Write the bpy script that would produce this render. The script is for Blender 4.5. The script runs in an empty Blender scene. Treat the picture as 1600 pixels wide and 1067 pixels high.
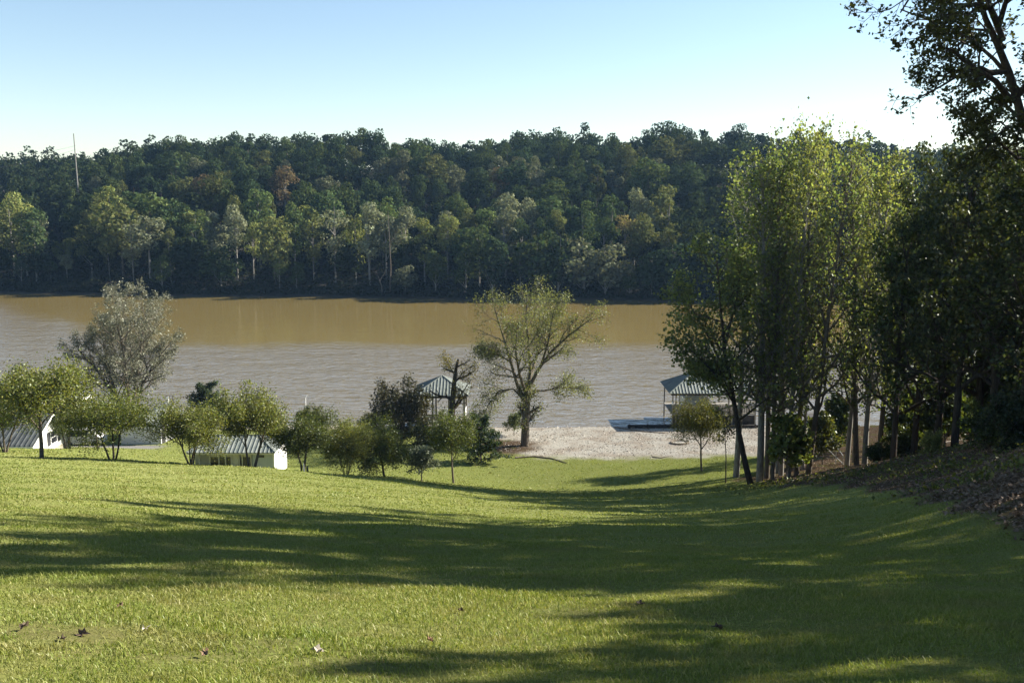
import bpy, bmesh, math, random
import numpy as np
from mathutils import Vector, Matrix

sc = bpy.context.scene
COL = sc.collection
R = math.radians
F = 1537.0                       # focal length in photo pixels (1600 wide)
EYE = 26.0
PITCH = R(8.57)
SUN_AZ, SUN_EL = R(70), R(31)    # azimuth measured from +Y towards +X

# ------------------------------------------------------------------ helpers
def ray(px, py):
    vx, vy = (px - 800) / F, -(py - 533.5) / F
    return np.array([vx, math.cos(PITCH) + vy * math.sin(PITCH), -math.sin(PITCH) + vy * math.cos(PITCH)])

def at(px, py, d):
    r = ray(px, py)
    r = r * (d / r[1])
    return Vector((r[0], r[1], EYE + r[2]))

def tag(o, label=None, cat=None, group=None, kind=None):
    if label: o['label'] = label
    if cat: o['category'] = cat
    if group: o['group'] = group
    if kind: o['kind'] = kind
    return o

def empty(name, label, cat, loc=(0, 0, 0), rz=0.0, group=None, scale=(1, 1, 1)):
    o = bpy.data.objects.new(name, None)
    COL.objects.link(o)
    o.location = loc
    o.rotation_euler = (0, 0, rz)
    o.scale = scale
    o.empty_display_size = 0.3
    return tag(o, label, cat, group)

def link(name, me, parent=None, color=None, loc=None):
    o = bpy.data.objects.new(name, me)
    COL.objects.link(o)
    if parent is not None: o.parent = parent
    if color is not None: o.color = (*color, 1)
    if loc is not None: o.location = loc
    return o

def mesh_np(name, V, faces, mat, rnd=None, smooth=False):
    """faces: list of int arrays (n,k)"""
    me = bpy.data.meshes.new(name)
    V = np.ascontiguousarray(V, dtype=np.float32)
    me.vertices.add(len(V))
    me.vertices.foreach_set('co', V.ravel())
    idx, starts, tot = [], [], 0
    for f in faces:
        f = np.asarray(f, dtype=np.int32)
        if len(f) == 0: continue
        n, k = f.shape
        idx.append(f.ravel())
        starts.append(tot + np.arange(n, dtype=np.int32) * k)
        tot += n * k
    idx = np.concatenate(idx); starts = np.concatenate(starts)
    me.loops.add(len(idx))
    me.loops.foreach_set('vertex_index', idx)
    me.polygons.add(len(starts))
    me.polygons.foreach_set('loop_start', starts)
    if rnd is not None:
        a = me.attributes.new('rnd', 'FLOAT', 'POINT')
        a.data.foreach_set('value', np.ascontiguousarray(rnd, dtype=np.float32))
    me.update(calc_edges=True)
    me.validate()
    if smooth:
        me.polygons.foreach_set('use_smooth', np.ones(len(me.polygons), dtype=bool))
    if mat is not None: me.materials.append(mat)
    return me

class MB:
    """collects boxes, bars and polygons into one mesh"""
    def __init__(s): s.v, s.f = [], []
    def poly(s, pts):
        b = len(s.v); s.v += [tuple(p) for p in pts]; s.f.append(list(range(b, b + len(pts)))); return s
    def box(s, x0, x1, y0, y1, z0, z1):
        b = len(s.v)
        s.v += [(x0,y0,z0),(x1,y0,z0),(x1,y1,z0),(x0,y1,z0),(x0,y0,z1),(x1,y0,z1),(x1,y1,z1),(x0,y1,z1)]
        for q in ((0,3,2,1),(4,5,6,7),(0,1,5,4),(1,2,6,5),(2,3,7,6),(3,0,4,7)): s.f.append([b+i for i in q])
        return s
    def bar(s, a, c, r0, r1=None, k=6):
        r1 = r0 if r1 is None else r1
        a, c = Vector(a), Vector(c); t = (c - a).normalized()
        u = t.orthogonal().normalized(); w = t.cross(u); b = len(s.v)
        for (p, r) in ((a, r0), (c, r1)):
            for i in range(k):
                an = 2*math.pi*i/k
                s.v.append(tuple(p + u*(r*math.cos(an)) + w*(r*math.sin(an))))
        for i in range(k): s.f.append([b+i, b+(i+1)%k, b+k+(i+1)%k, b+k+i])
        s.f.append([b+i for i in reversed(range(k))]); s.f.append([b+k+i for i in range(k)])
        return s
    def build(s, name, mat, parent=None, color=None, bevel=0.0, smooth=False):
        me = bpy.data.meshes.new(name)
        me.from_pydata(s.v, [], s.f); me.update()
        if bevel > 0:
            bm = bmesh.new(); bm.from_mesh(me)
            bmesh.ops.bevel(bm, geom=bm.edges[:], offset=bevel, segments=1, affect='EDGES')
            bm.to_mesh(me); bm.free()
        if smooth:
            for p in me.polygons: p.use_smooth = True
        me.materials.append(mat)
        return link(name, me, parent, color)

# ------------------------------------------------------------------ materials
def new_mat(name):
    m = bpy.data.materials.new(name); m.use_nodes = True
    nt = m.node_tree; nt.nodes.clear()
    out = nt.nodes.new('ShaderNodeOutputMaterial')
    return m, nt, out

def N(nt, t, **kw):
    n = nt.nodes.new(t)
    for k, v in kw.items():
        if k in n.inputs: n.inputs[k].default_value = v
        else: setattr(n, k, v)
    return n

def ramp(nt, fac, stops, interp='LINEAR'):
    n = nt.nodes.new('ShaderNodeValToRGB'); n.color_ramp.interpolation = interp
    e = n.color_ramp.elements
    while len(e) < len(stops): e.new(0.5)
    for i, (p, c) in enumerate(stops):
        e[i].position = p; e[i].color = (*c, 1) if len(c) == 3 else c
    nt.links.new(fac, n.inputs[0])
    return n.outputs[0]

def mixc(nt, fac, a, b, mode='MIX'):
    n = nt.nodes.new('ShaderNodeMix'); n.data_type = 'RGBA'; n.blend_type = mode
    for sock, v in ((n.inputs[0], fac), (n.inputs[6], a), (n.inputs[7], b)):
        if hasattr(v, 'node'): nt.links.new(v, sock)
        elif isinstance(v, (int, float)): sock.default_value = v
        else: sock.default_value = (*v, 1)
    return n.outputs[2]

def mathn(nt, op, a, b=0.0, c=0.0):
    n = nt.nodes.new('ShaderNodeMath'); n.operation = op
    for i, v in enumerate((a, b, c)):
        if hasattr(v, 'node'): nt.links.new(v, n.inputs[i])
        else: n.inputs[i].default_value = v
    return n.outputs[0]

def noise(nt, vec, scale, detail=4, rough=0.55, dist=0.0):
    n = N(nt, 'ShaderNodeTexNoise', Scale=scale, Detail=detail, Roughness=rough, Distortion=dist)
    if vec is not None: nt.links.new(vec, n.inputs['Vector'])
    return n.outputs['Fac']

def leaf_mat(name, transl=0.42, hue=0.035, val=0.55, gloss=0.05, tint=(1.25, 1.2, 0.45)):
    """leaf colour from the object's colour, varied leaf by leaf"""
    m, nt, out = new_mat(name)
    oi = N(nt, 'ShaderNodeObjectInfo')
    at_ = N(nt, 'ShaderNodeAttribute', attribute_name='rnd')
    hsv = N(nt, 'ShaderNodeHueSaturation')
    nt.links.new(oi.outputs['Color'], hsv.inputs['Color'])
    f = at_.outputs['Fac']
    nt.links.new(mathn(nt, 'MULTIPLY_ADD', f, -hue * 2, 0.5 + hue), hsv.inputs['Hue'])
    f2 = mathn(nt, 'FRACT', mathn(nt, 'MULTIPLY', f, 7.31))
    nt.links.new(mathn(nt, 'MULTIPLY_ADD', f2, val * 2, 1 - val), hsv.inputs['Value'])
    c = hsv.outputs['Color']
    d = N(nt, 'ShaderNodeBsdfDiffuse'); nt.links.new(c, d.inputs['Color'])
    t = N(nt, 'ShaderNodeBsdfTranslucent')
    nt.links.new(mixc(nt, 1.0, c, tint, 'MULTIPLY'), t.inputs['Color'])
    mx = N(nt, 'ShaderNodeMixShader'); mx.inputs[0].default_value = transl
    nt.links.new(d.outputs[0], mx.inputs[1]); nt.links.new(t.outputs[0], mx.inputs[2])
    g = N(nt, 'ShaderNodeBsdfGlossy', Roughness=0.45); g.inputs['Color'].default_value = (0.8, 0.85, 0.8, 1)
    m2 = N(nt, 'ShaderNodeMixShader'); m2.inputs[0].default_value = gloss
    nt.links.new(mx.outputs[0], m2.inputs[1]); nt.links.new(g.outputs[0], m2.inputs[2])
    nt.links.new(m2.outputs[0], out.inputs['Surface'])
    return m

def rough_mat(name, c1, c2, scale=6.0, rough=0.85, stretch=(1, 1, 1), bump=0.0, spec=0.3, metal=0.0, usecol=False):
    m, nt, out = new_mat(name)
    tc = N(nt, 'ShaderNodeTexCoord')
    mp = N(nt, 'ShaderNodeMapping'); mp.inputs['Scale'].default_value = stretch
    nt.links.new(tc.outputs['Object'], mp.inputs['Vector'])
    nz = noise(nt, mp.outputs[0], scale, 5, 0.65)
    col = ramp(nt, nz, [(0.3, c1), (0.72, c2)])
    if usecol:
        oi = N(nt, 'ShaderNodeObjectInfo'); col = mixc(nt, 1.0, col, oi.outputs['Color'], 'MULTIPLY')
    b = N(nt, 'ShaderNodeBsdfPrincipled', Roughness=rough, Metallic=metal)
    b.inputs['Specular IOR Level'].default_value = spec
    nt.links.new(col, b.inputs['Base Color'])
    if bump > 0:
        bp = N(nt, 'ShaderNodeBump', Strength=bump, Distance=0.05)
        nt.links.new(nz, bp.inputs['Height']); nt.links.new(bp.outputs[0], b.inputs['Normal'])
    nt.links.new(b.outputs[0], out.inputs['Surface'])
    return m

M = {}
M['leaf'] = leaf_mat('leaf', transl=0.46, gloss=0.025)
M['leaf_far'] = leaf_mat('leaf_far', transl=0.3, hue=0.03, val=0.40, gloss=0.0, tint=(1.15, 1.1, 0.6))
M['leaf_dense'] = leaf_mat('leaf_dense', transl=0.15, gloss=0.02)
M['leaf_thin'] = leaf_mat('leaf_thin', transl=0.55, gloss=0.02, val=0.5, tint=(1.1, 1.13, 0.55))
M['leaf_silver'] = leaf_mat('leaf_silver', transl=0.3, hue=0.02, val=0.42, gloss=0.03, tint=(1.0, 1.0, 0.8))
M['bark'] = rough_mat('bark', (0.05, 0.04, 0.032), (0.17, 0.145, 0.115), 5, 0.95, (3, 3, 0.6), 0.6, 0.1)
M['bark_dark'] = rough_mat('bark_dark', (0.022, 0.018, 0.015), (0.075, 0.062, 0.05), 5, 0.95, (3, 3, 0.5), 0.6, 0.1)
M['bark_pale'] = rough_mat('bark_pale', (0.09, 0.085, 0.075), (0.30, 0.28, 0.25), 4, 0.9, (3, 3, 0.6), 0.3, 0.1)
M['white_siding'] = rough_mat('white_siding', (0.66, 0.66, 0.63), (0.80, 0.80, 0.77), 1.5, 0.6, (1, 1, 6))
M['white_paint'] = rough_mat('white_paint', (0.62, 0.62, 0.60), (0.82, 0.82, 0.80), 3, 0.5)
M['grey_wall'] = rough_mat('grey_wall', (0.30, 0.33, 0.34), (0.42, 0.45, 0.45), 2, 0.8)
M['cream_wall'] = rough_mat('cream_wall', (0.42, 0.41, 0.32), (0.58, 0.56, 0.45), 2, 0.8)
M['found'] = rough_mat('foundation', (0.22, 0.2, 0.15), (0.42, 0.38, 0.28), 3, 0.9)
M['dark_glass'] = rough_mat('dark_glass', (0.012, 0.013, 0.016), (0.03, 0.03, 0.035), 2, 0.15, spec=0.5)
M['shutter'] = rough_mat('shutter', (0.02, 0.02, 0.022), (0.05, 0.05, 0.055), 5, 0.6)
M['roof'] = rough_mat('teal_metal_roof', (0.10, 0.12, 0.112), (0.19, 0.205, 0.19), 1.2, 0.75, (1, 1, 1), 0, 0.2)
M['roof_dark'] = rough_mat('dark_metal_roof', (0.045, 0.05, 0.052), (0.10, 0.11, 0.112), 1.5, 0.85, (1, 1, 1), 0, 0.1)
M['wood_grey'] = rough_mat('weathered_wood', (0.13, 0.12, 0.105), (0.32, 0.30, 0.27), 4, 0.9, (1, 6, 6))
M['wood_dark'] = rough_mat('dark_timber', (0.02, 0.02, 0.022), (0.07, 0.065, 0.06), 4, 0.9)
M['drift'] = rough_mat('driftwood', (0.07, 0.055, 0.04), (0.24, 0.2, 0.16), 6, 0.9)
M['dead_leaf'] = rough_mat('dead_leaf', (0.5, 0.5, 0.5), (1.0, 1.0, 1.0), 30, 0.7, usecol=True)
M['steel'] = rough_mat('galvanised_steel', (0.25, 0.25, 0.25), (0.45, 0.45, 0.45), 3, 0.5, metal=0.3)
M['rubber'] = rough_mat('rubber', (0.01, 0.01, 0.01), (0.03, 0.03, 0.03), 3, 0.8)

# ------------------------------------------------------------------ near terrain
COLS = [
 (-0.62, [(0,24.35),(7,22.6),(25,18.1),(62,9.3),(85,4.0),(96,1.2),(104,.3),(112,-.6),(140,-4)]),
 (-0.48, [(0,24.35),(7,22.6),(25,18.05),(62,8.95),(85,3.55),(96,.9),(104,.3),(112,-.6),(140,-4)]),
 (-0.28, [(0,24.35),(7,22.45),(25,17.6),(66,7.4),(72,5.1),(79,2.5),(95,1.1),(106,.3),(114,-.6),(140,-4)]),
 (-0.13, [(0,24.35),(25,17.3),(60,8.0),(72,4.8),(80,2.5),(90,1.2),(100,.6),(108,.1),(114,-.6),(140,-4)]),
 ( 0.00, [(0,24.35),(25,17.05),(60,6.9),(80,1.3),(90,.75),(96,.5),(107.5,.08),(112,-.5),(140,-4)]),
 ( 0.12, [(0,24.35),(25,17.0),(60,6.7),(78,1.6),(90,.8),(97,.5),(108.3,.08),(113,-.5),(140,-4)]),
 ( 0.25, [(0,24.35),(25,17.0),(45,11.2),(60,7.0),(76,3.0),(85,1.6),(95,.8),(108,.08),(114,-.5),(140,-4)]),
 ( 0.36, [(0,24.35),(25,17.2),(45,12),(60,8.8),(70,6.3),(80,3.2),(95,1.0),(108,.1),(114,-.5),(140,-4)]),
 ( 0.46, [(0,24.35),(15,20.2),(25,17.7),(40,14.0),(50,12.3),(62,10.0),(72,6.5),(85,2.5),(100,.6),(109,.1),(140,-4)]),
 ( 0.54, [(0,24.35),(10,21.7),(25,18.4),(35,16.5),(45,14.3),(55,12.6),(65,9.5),(80,4),(100,.7),(110,.0),(140,-4)]),
 ( 0.75, [(0,24.35),(10,22.3),(25,20.3),(40,18),(55,15),(70,10),(90,3),(105,.5),(112,-.3),(140,-4)]),
 ( 1.20, [(0,24.35),(10,23.3),(25,22.0),(40,20),(55,17),(70,12),(90,4),(105,.6),(112,-.3),(140,-4)]),
]
UT = np.arange(-1.2, 1.61, 0.02); DT = np.arange(0, 141, 1.0)
def _gs(a, sig, axis):
    k = int(3*sig)+1; x = np.arange(-k, k+1); w = np.exp(-x*x/(2*sig*sig)); w /= w.sum()
    p = [(0,0),(0,0)]; p[axis] = (k,k)
    b = np.pad(a, p, mode='reflect', reflect_type='odd')
    return np.apply_along_axis(lambda v: np.convolve(v, w, 'valid'), axis, b)
_tab = np.array([np.interp(DT, *zip(*c)) for _, c in COLS])
TAB = np.array([np.interp(UT, [u for u, _ in COLS], _tab[:, j]) for j in range(len(DT))]).T
TAB = _gs(_gs(TAB, 2.2, 1), 1.6, 0)

def ground(X, Y):
    X = np.asarray(X, float); Y = np.asarray(Y, float)
    d = np.clip(Y, 0, 139.9)
    u = np.clip(X / np.maximum(Y, 22.0), UT[0], UT[-1]-1e-6)
    fu = (u - UT[0]) / 0.02; iu = np.clip(fu.astype(int), 0, len(UT)-2); fu = fu - iu
    fd = d; jd = np.clip(fd.astype(int), 0, len(DT)-2); fd = fd - jd
    z = (TAB[iu,jd]*(1-fu)*(1-fd) + TAB[iu+1,jd]*fu*(1-fd) + TAB[iu,jd+1]*(1-fu)*fd + TAB[iu+1,jd+1]*fu*fd)
    z = z + np.where(Y < 0, -Y * 0.06, 0)
    amp = np.clip((104 - Y) / 30, 0, 1)
    z = z + amp * (0.07*np.sin(X*0.55+1.3*np.sin(Y*0.21))*np.sin(Y*0.47+0.6*np.sin(X*0.3)) + 0.03*np.sin(X*1.7+Y*0.9)*np.sin(Y*1.9-X*0.6))
    return z
def gz(x, y): return float(ground(np.array([x]), np.array([y]))[0])

def hit(px, py, dmax=125.0):
    """where the pixel's ray meets the near ground"""
    r = ray(px, py); ds = np.arange(4, dmax, 0.05)
    X, Z = r[0]/r[1]*ds, EYE + r[2]/r[1]*ds
    b = np.nonzero(Z <= ground(X, ds))[0]
    d = ds[b[0]] if len(b) else dmax
    x = r[0]/r[1]*d
    return Vector((x, d, gz(x, d)))

_B = [hit(*q) for q in [(1600, 835), (1500, 800), (1420, 775), (1330, 762), (1250, 760), (1185, 757)]]
UB_Y = [0, 8] + [b.y for b in _B] + [_B[-1].y + 7, 92, 100, 109]
UB_U = [1.3, .8] + [b.x/b.y for b in _B] + [.245, .28, .31, .34]
WORN = [(hit(*q).x, hit(*q).y, r) for q, r in [((120, 1000), .7), ((300, 1030), .6), ((40, 985), .6), ((560, 1045), .5), ((900, 960), .6), ((420, 1005), .35)]]
def smooth01(t): t = np.clip(t, 0, 1); return t*t*(3-2*t)
def wob(X, Y, s=1.0):
    return (np.sin(X*0.9*s+1.7*np.sin(Y*0.4*s)) + np.sin(Y*1.3*s+1.1*np.sin(X*0.7*s)+2.0) + 0.6*np.sin(X*2.7*s-Y*1.9*s))/2.6
def masks(X, Y):
    u = X/np.maximum(Y, 5)
    # gravel beach
    lo = np.interp(X, [-60,-35,-12,-5,-1,3,8,20,30,40,60], [106,106,106.5,103,95,92.8,92.2,92.0,92.4,96,105])
    beach = smooth01((Y - lo + 0.9*wob(X, Y) + .5*wob(X, Y, 3.1))/2.6 + 0.5)
    ub = np.interp(Y, UB_Y, UB_U)
    litter = smooth01((u - ub + 0.018*wob(X, Y, 0.8))/0.03 + 0.5)
    # mulch patch under the lone shore tree
    mul = np.exp(-(((X+1.0)/4.2)**2 + ((Y-97.5)/4.5)**2)*1.2)
    litter = np.maximum(litter, smooth01((mul + 0.12*wob(X, Y, 1.4))*2.2 - 0.5))
    for wx_, wy_, wr in WORN: litter = np.maximum(litter, .44*np.exp(-(((X-wx_)/wr)**2 + ((Y-wy_)/(wr*.6))**2)))
    beach = beach*(1 - 0.75*smooth01((u-0.27)/0.06))
    # gravel drive by the cottage
    drive = smooth01(1.4 - np.abs(Y - 94.5 + 0.12*(X+38))/1.6)*smooth01((-33.5 - X)/2)
    return beach, litter, drive

def lawn_material():
    m, nt, out = new_mat('hillside_ground')
    tc = N(nt, 'ShaderNodeTexCoord'); P = tc.outputs['Object']
    att = N(nt, 'ShaderNodeAttribute', attribute_name='cover')
    sep = N(nt, 'ShaderNodeSeparateColor'); nt.links.new(att.outputs['Color'], sep.inputs[0])
    fine = noise(nt, P, 22, 6, 0.75); mid = noise(nt, P, 1.6, 4, 0.6, 0.4); big = noise(nt, P, 0.13, 3, 0.5, 0.5)
    mp = N(nt, 'ShaderNodeMapping'); mp.inputs['Scale'].default_value = (0.5, 2.2, 1); nt.links.new(P, mp.inputs[0])
    streak = noise(nt, mp.outputs[0], 2.2, 4, 0.6)
    g = ramp(nt, fine, [(0.30, (0.085, 0.105, 0.026)), (0.5, (0.18, 0.20, 0.056)), (0.72, (0.30, 0.30, 0.115))])
    g = mixc(nt, ramp(nt, mid, [(0.4, (0,0,0)), (0.7, (.75,.75,.75))]), g, (0.17, 0.165, 0.055))
    g = mixc(nt, ramp(nt, streak, [(0.5, (0,0,0)), (0.75, (.6,.6,.6))]), g, (0.20, 0.18, 0.075))
    # dry on the open slope, fresh on the lawn by the shore
    spx = N(nt, 'ShaderNodeSeparateXYZ'); nt.links.new(P, spx.inputs[0])
    dry = mathn(nt, 'MULTIPLY', ramp(nt, mathn(nt, 'MULTIPLY', spx.outputs[1], 0.01), [(0.12, (0,0,0)), (0.34, (1,1,1)), (0.66, (1,1,1)), (0.78, (0,0,0))]),
                mathn(nt, 'MULTIPLY_ADD', big, 0.9, 0.05))
    g = mixc(nt, dry, g, (0.240, 0.265, 0.09))
    lown = noise(nt, mp.outputs[0], 9, 5, .8)
    fresh = mathn(nt, 'MULTIPLY', ramp(nt, mathn(nt, 'MULTIPLY', spx.outputs[1], 0.01), [(0.74, (0,0,0)), (0.80, (.55,.55,.55))]), 1.0)
    g = mixc(nt, fresh, g, ramp(nt, lown, [(0.35, (0.115, 0.145, 0.035)), (0.5, (0.185, 0.22, 0.06)), (0.68, (0.27, 0.275, 0.105))]))
    vor = N(nt, 'ShaderNodeTexVoronoi', Scale=5.0); nt.links.new(P, vor.inputs['Vector'])
    vor.inputs['Randomness'].default_value = 1.0
    lit = ramp(nt, noise(nt, P, 9, 6, 0.8), [(0.32, (0.030, 0.021, 0.014)), (0.5, (0.085, 0.058, 0.037)), (0.68, (0.20, 0.145, 0.10)), (0.8, (0.33, 0.26, 0.2))])
    lit = mixc(nt, ramp(nt, noise(nt, P, 0.9, 3), [(0.52, (0,0,0)), (0.66, (.7,.7,.7))]), lit, (0.085, 0.095, 0.028))
    gr = ramp(nt, noise(nt, P, 5.5, 6, 0.8), [(0.30, (0.17, 0.15, 0.125)), (0.42, (0.37, 0.345, 0.295)), (0.62, (0.48, 0.455, 0.40)), (0.78, (0.60, 0.575, 0.52))])
    gr = mixc(nt, ramp(nt, noise(nt, P, 0.35, 4), [(0.42, (0,0,0)), (0.62, (.65,.65,.65))]), gr, (0.27, 0.22, 0.17))
    dr = ramp(nt, noise(nt, P, 8, 4, 0.7), [(0.3, (0.14, 0.135, 0.13)), (0.7, (0.26, 0.25, 0.24))])
    c = mixc(nt, sep.outputs[0], g, gr)
    c = mixc(nt, sep.outputs[1], c, lit)
    c = mixc(nt, sep.outputs[2], c, dr)
    b = N(nt, 'ShaderNodeBsdfDiffuse', Roughness=0.8)
    nt.links.new(c, b.inputs['Color'])
    bp = N(nt, 'ShaderNodeBump', Strength=0.9, Distance=0.06)
    nt.links.new(noise(nt, P, 7, 6, 0.8), bp.inputs['Height']); nt.links.new(bp.outputs[0], b.inputs['Normal'])
    nt.links.new(b.outputs[0], out.inputs['Surface'])
    return m
M['ground'] = lawn_material()

def near_terrain():
    xs = np.concatenate([np.arange(-170, -78, 4.0), np.arange(-78, 78, 0.5), np.arange(78, 171, 4.0)])
    ys = np.concatenate([np.arange(-60, -4, 4.0), np.arange(-4, 118, 0.5), np.arange(118, 139, 3.0)])
    X, Y = np.meshgrid(xs, ys)
    Z = ground(X, Y)
    beach, litter, drive = masks(X, Y)
    # stones and leaves make the bank and beach lumpy
    rg = np.random.default_rng(5)
    Z = Z + litter*rg.normal(0, 0.035, X.shape)
    V = np.stack([X.ravel(), Y.ravel(), Z.ravel()], 1)
    nx, ny = len(xs), len(ys)
    i = np.arange(nx*ny).reshape(ny, nx)
    Q = np.stack([i[:-1,:-1].ravel(), i[:-1,1:].ravel(), i[1:,1:].ravel(), i[1:,:-1].ravel()], 1)
    bm_ = beach.ravel(); lm = litter.ravel()
    qb, ql = bm_[Q].mean(1), lm[Q].mean(1)
    sel = {'lawn': (qb < .5) & (ql < .5), 'gravel_beach': (qb >= .5) & (ql < .5), 'wooded_bank': ql >= .5}
    cov = np.stack([bm_, lm, drive.ravel(), np.ones_like(bm_)], 1).astype(np.float32)
    for name, s in sel.items():
        q = Q[s]; used, inv = np.unique(q, return_inverse=True)
        me = mesh_np(name, V[used], [inv.reshape(-1, 4)], M['ground'], smooth=True)
        a = me.color_attributes.new('cover', 'FLOAT_COLOR', 'POINT')
        a.data.foreach_set('color', cov[used].ravel())
        tag(link(name, me), kind='structure')
near_terrain()

# ------------------------------------------------------------------ far hill
def shore(X):
    X = np.asarray(X, float)
    return 242 - 0.106*X + 1.2*np.sin(X*0.09) + 0.8*np.sin(X*0.23+1)
SKY_PX = [-400,0,60,110,160,230,300,400,540,640,700,760,815,870,900,960,1000,1100,1200,1350,1430,1600,2200]
SKY_PY = [246,243,239,236,232,222,215,212,207,214,223,224,206,211,207,214,208,208,210,222,232,238,240]
def crest(X, Y):
    px = 800 + F*X/(np.maximum(Y, 1)*1.0)
    py = np.interp(px, SKY_PX, SKY_PY)
    return EYE + (302 - py)/F*372 - 18.3
def hill(X, Y):
    X = np.asarray(X, float); Y = np.asarray(Y, float)
    s = Y - shore(X)
    top = crest(X, np.maximum(Y, 240)) 
    t = s/118.0
    z = np.where(t < 0, s*0.12, np.where(t < 1, 1.2*smooth01(s/4) + (top-1.2)*(0.35*t+0.65*smooth01(t)), top + np.minimum((t-1)*7, 7 + (t-1)*1.0)))
    z = z + np.clip(s/20, 0, 1)*(1.2*np.sin(X*0.06+1)*np.sin(Y*0.05) + 0.5*np.sin(X*0.19+Y*0.1))
    return z
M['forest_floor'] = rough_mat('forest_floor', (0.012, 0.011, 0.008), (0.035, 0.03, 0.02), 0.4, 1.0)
def far_terrain():
    xs = np.concatenate([np.arange(-700, -200, 25.), np.arange(-200, 230, 4.), np.arange(230, 701, 25.)])
    ss = np.concatenate([np.arange(-12, 16, 1.5), np.arange(16, 140, 5.), np.array([160, 200, 260, 400, 700, 1200])])
    X, S = np.meshgrid(xs, ss); Y = shore(X) + S
    Z = hill(X, Y)
    V = np.stack([X.ravel(), Y.ravel(), Z.ravel()], 1)
    nx, ny = len(xs), len(ss); i = np.arange(nx*ny).reshape(ny, nx)
    Q = np.stack([i[:-1,:-1].ravel(), i[:-1,1:].ravel(), i[1:,1:].ravel(), i[1:,:-1].ravel()], 1)
    tag(link('hill', mesh_np('hill', V, [Q], M['forest_floor'], smooth=True)), kind='structure')
far_terrain()

# ------------------------------------------------------------------ water
def water_material():
    m, nt, out = new_mat('muddy_water')
    tc = N(nt, 'ShaderNodeTexCoord'); P = tc.outputs['Object']
    sp = N(nt, 'ShaderNodeSeparateXYZ'); nt.links.new(P, sp.inputs[0])
    # calm belt under the far bank, wind ripples on the open water
    edge = mathn(nt, 'ADD', sp.outputs[1], mathn(nt, 'MULTIPLY', mathn(nt, 'SUBTRACT', noise(nt, P, 0.02, 3), 0.5), 26))
    edge = mathn(nt, 'SUBTRACT', edge, mathn(nt, 'MULTIPLY', mathn(nt, 'MAXIMUM', mathn(nt, 'MULTIPLY_ADD', sp.outputs[0], -1.0, -62.0), 0.0), 1.1))
    rip = ramp(nt, mathn(nt, 'MULTIPLY', edge, 0.004), [(0.640, (1,1,1)), (0.690, (0.12,0.12,0.12))])
    mp = N(nt, 'ShaderNodeMapping'); mp.inputs['Scale'].default_value = (0.55, 1.0, 1); mp.inputs['Rotation'].default_value = (0, 0, R(12))
    nt.links.new(P, mp.inputs[0])
    w = mathn(nt, 'ADD', mathn(nt, 'MULTIPLY', noise(nt, mp.outputs[0], 0.9, 3, 0.6, 0.6), 1.0), mathn(nt, 'MULTIPLY', noise(nt, mp.outputs[0], 0.22, 2, 0.5), 1.2))
    bp = N(nt, 'ShaderNodeBump', Distance=0.22)
    nt.links.new(w, bp.inputs['Height']); nt.links.new(rip, bp.inputs['Strength'])
    b = N(nt, 'ShaderNodeBsdfPrincipled', Roughness=0.12, IOR=2.5)
    b.inputs['Specular IOR Level'].default_value = 0.6
    c = mixc(nt, noise(nt, P, 0.03, 3), (0.150, 0.112, 0.033), (0.178, 0.134, 0.044))
    c = mixc(nt, mathn(nt, 'MULTIPLY', rip, .8), c, (0.165, 0.138, 0.095))  # greyer base on the ripples paints in the reflected sky
    nt.links.new(c, b.inputs['Base Color']); nt.links.new(bp.outputs[0], b.inputs['Normal'])
    nt.links.new(b.outputs[0], out.inputs['Surface'])
    return m
M['water'] = water_material()
w = MB().poly([(-1200, 60, 0), (1200, 60, 0), (1200, 420, 0), (-1200, 420, 0)]).build('water', M['water'])
tag(w, kind='structure')

# ------------------------------------------------------------------ tree building
def nrm(v): return v/np.maximum(np.linalg.norm(v, axis=-1, keepdims=True), 1e-9)

def tubes_mesh(name, tubes, mat):
    """tubes: list of (pts (n,3), radii (n,), sides)"""
    V, Fc, base = [], [], 0
    for pts, rad, k in tubes:
        pts = np.asarray(pts, float); n = len(pts)
        t = nrm(np.gradient(pts, axis=0))
        ref = np.where(np.abs(t[:, 2:3]) > 0.9, np.array([[1., 0, 0]]), np.array([[0, 0, 1.]]))
        ref = np.repeat(ref[:1], n, 0) if np.all(np.abs((t*ref[:1]).sum(1)) < 0.97) else ref
        u = nrm(np.cross(t, ref)); w_ = np.cross(t, u)
        a = np.arange(k)*2*math.pi/k
        ring = pts[:, None, :] + np.asarray(rad)[:, None, None]*(u[:, None, :]*np.cos(a)[None, :, None] + w_[:, None, :]*np.sin(a)[None, :, None])
        V.append(ring.reshape(-1, 3))
        i = base + np.arange(n*k).reshape(n, k); j = np.roll(i, -1, 1)
        Fc.append(np.stack([i[:-1].ravel(), j[:-1].ravel(), j[1:].ravel(), i[1:].ravel()], 1))
        base += n*k
    return mesh_np(name, np.concatenate(V), [np.concatenate(Fc)], mat, smooth=True)

def leaves_mesh(name, C, Nn, S, rng, mat, aspect=0.62, bend=0.0):
    C = np.asarray(C, float); n = len(C)
    Nn = nrm(Nn); r = rng.normal(size=(n, 3))
    a = nrm(r - (r*Nn).sum(1, keepdims=True)*Nn); b = np.cross(Nn, a)
    L = (np.asarray(S)*0.5)[:, None]; W = L*aspect
    bd = Nn*L*bend
    V = np.stack([C - a*L - bd, C + b*W + a*L*0.15, C + a*L - bd, C - b*W + a*L*0.15], 1).reshape(-1, 3)
    Q = np.arange(4*n).reshape(n, 4)
    return mesh_np(name, V, [Q], mat, rnd=np.repeat(rng.random(n), 4))

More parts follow.
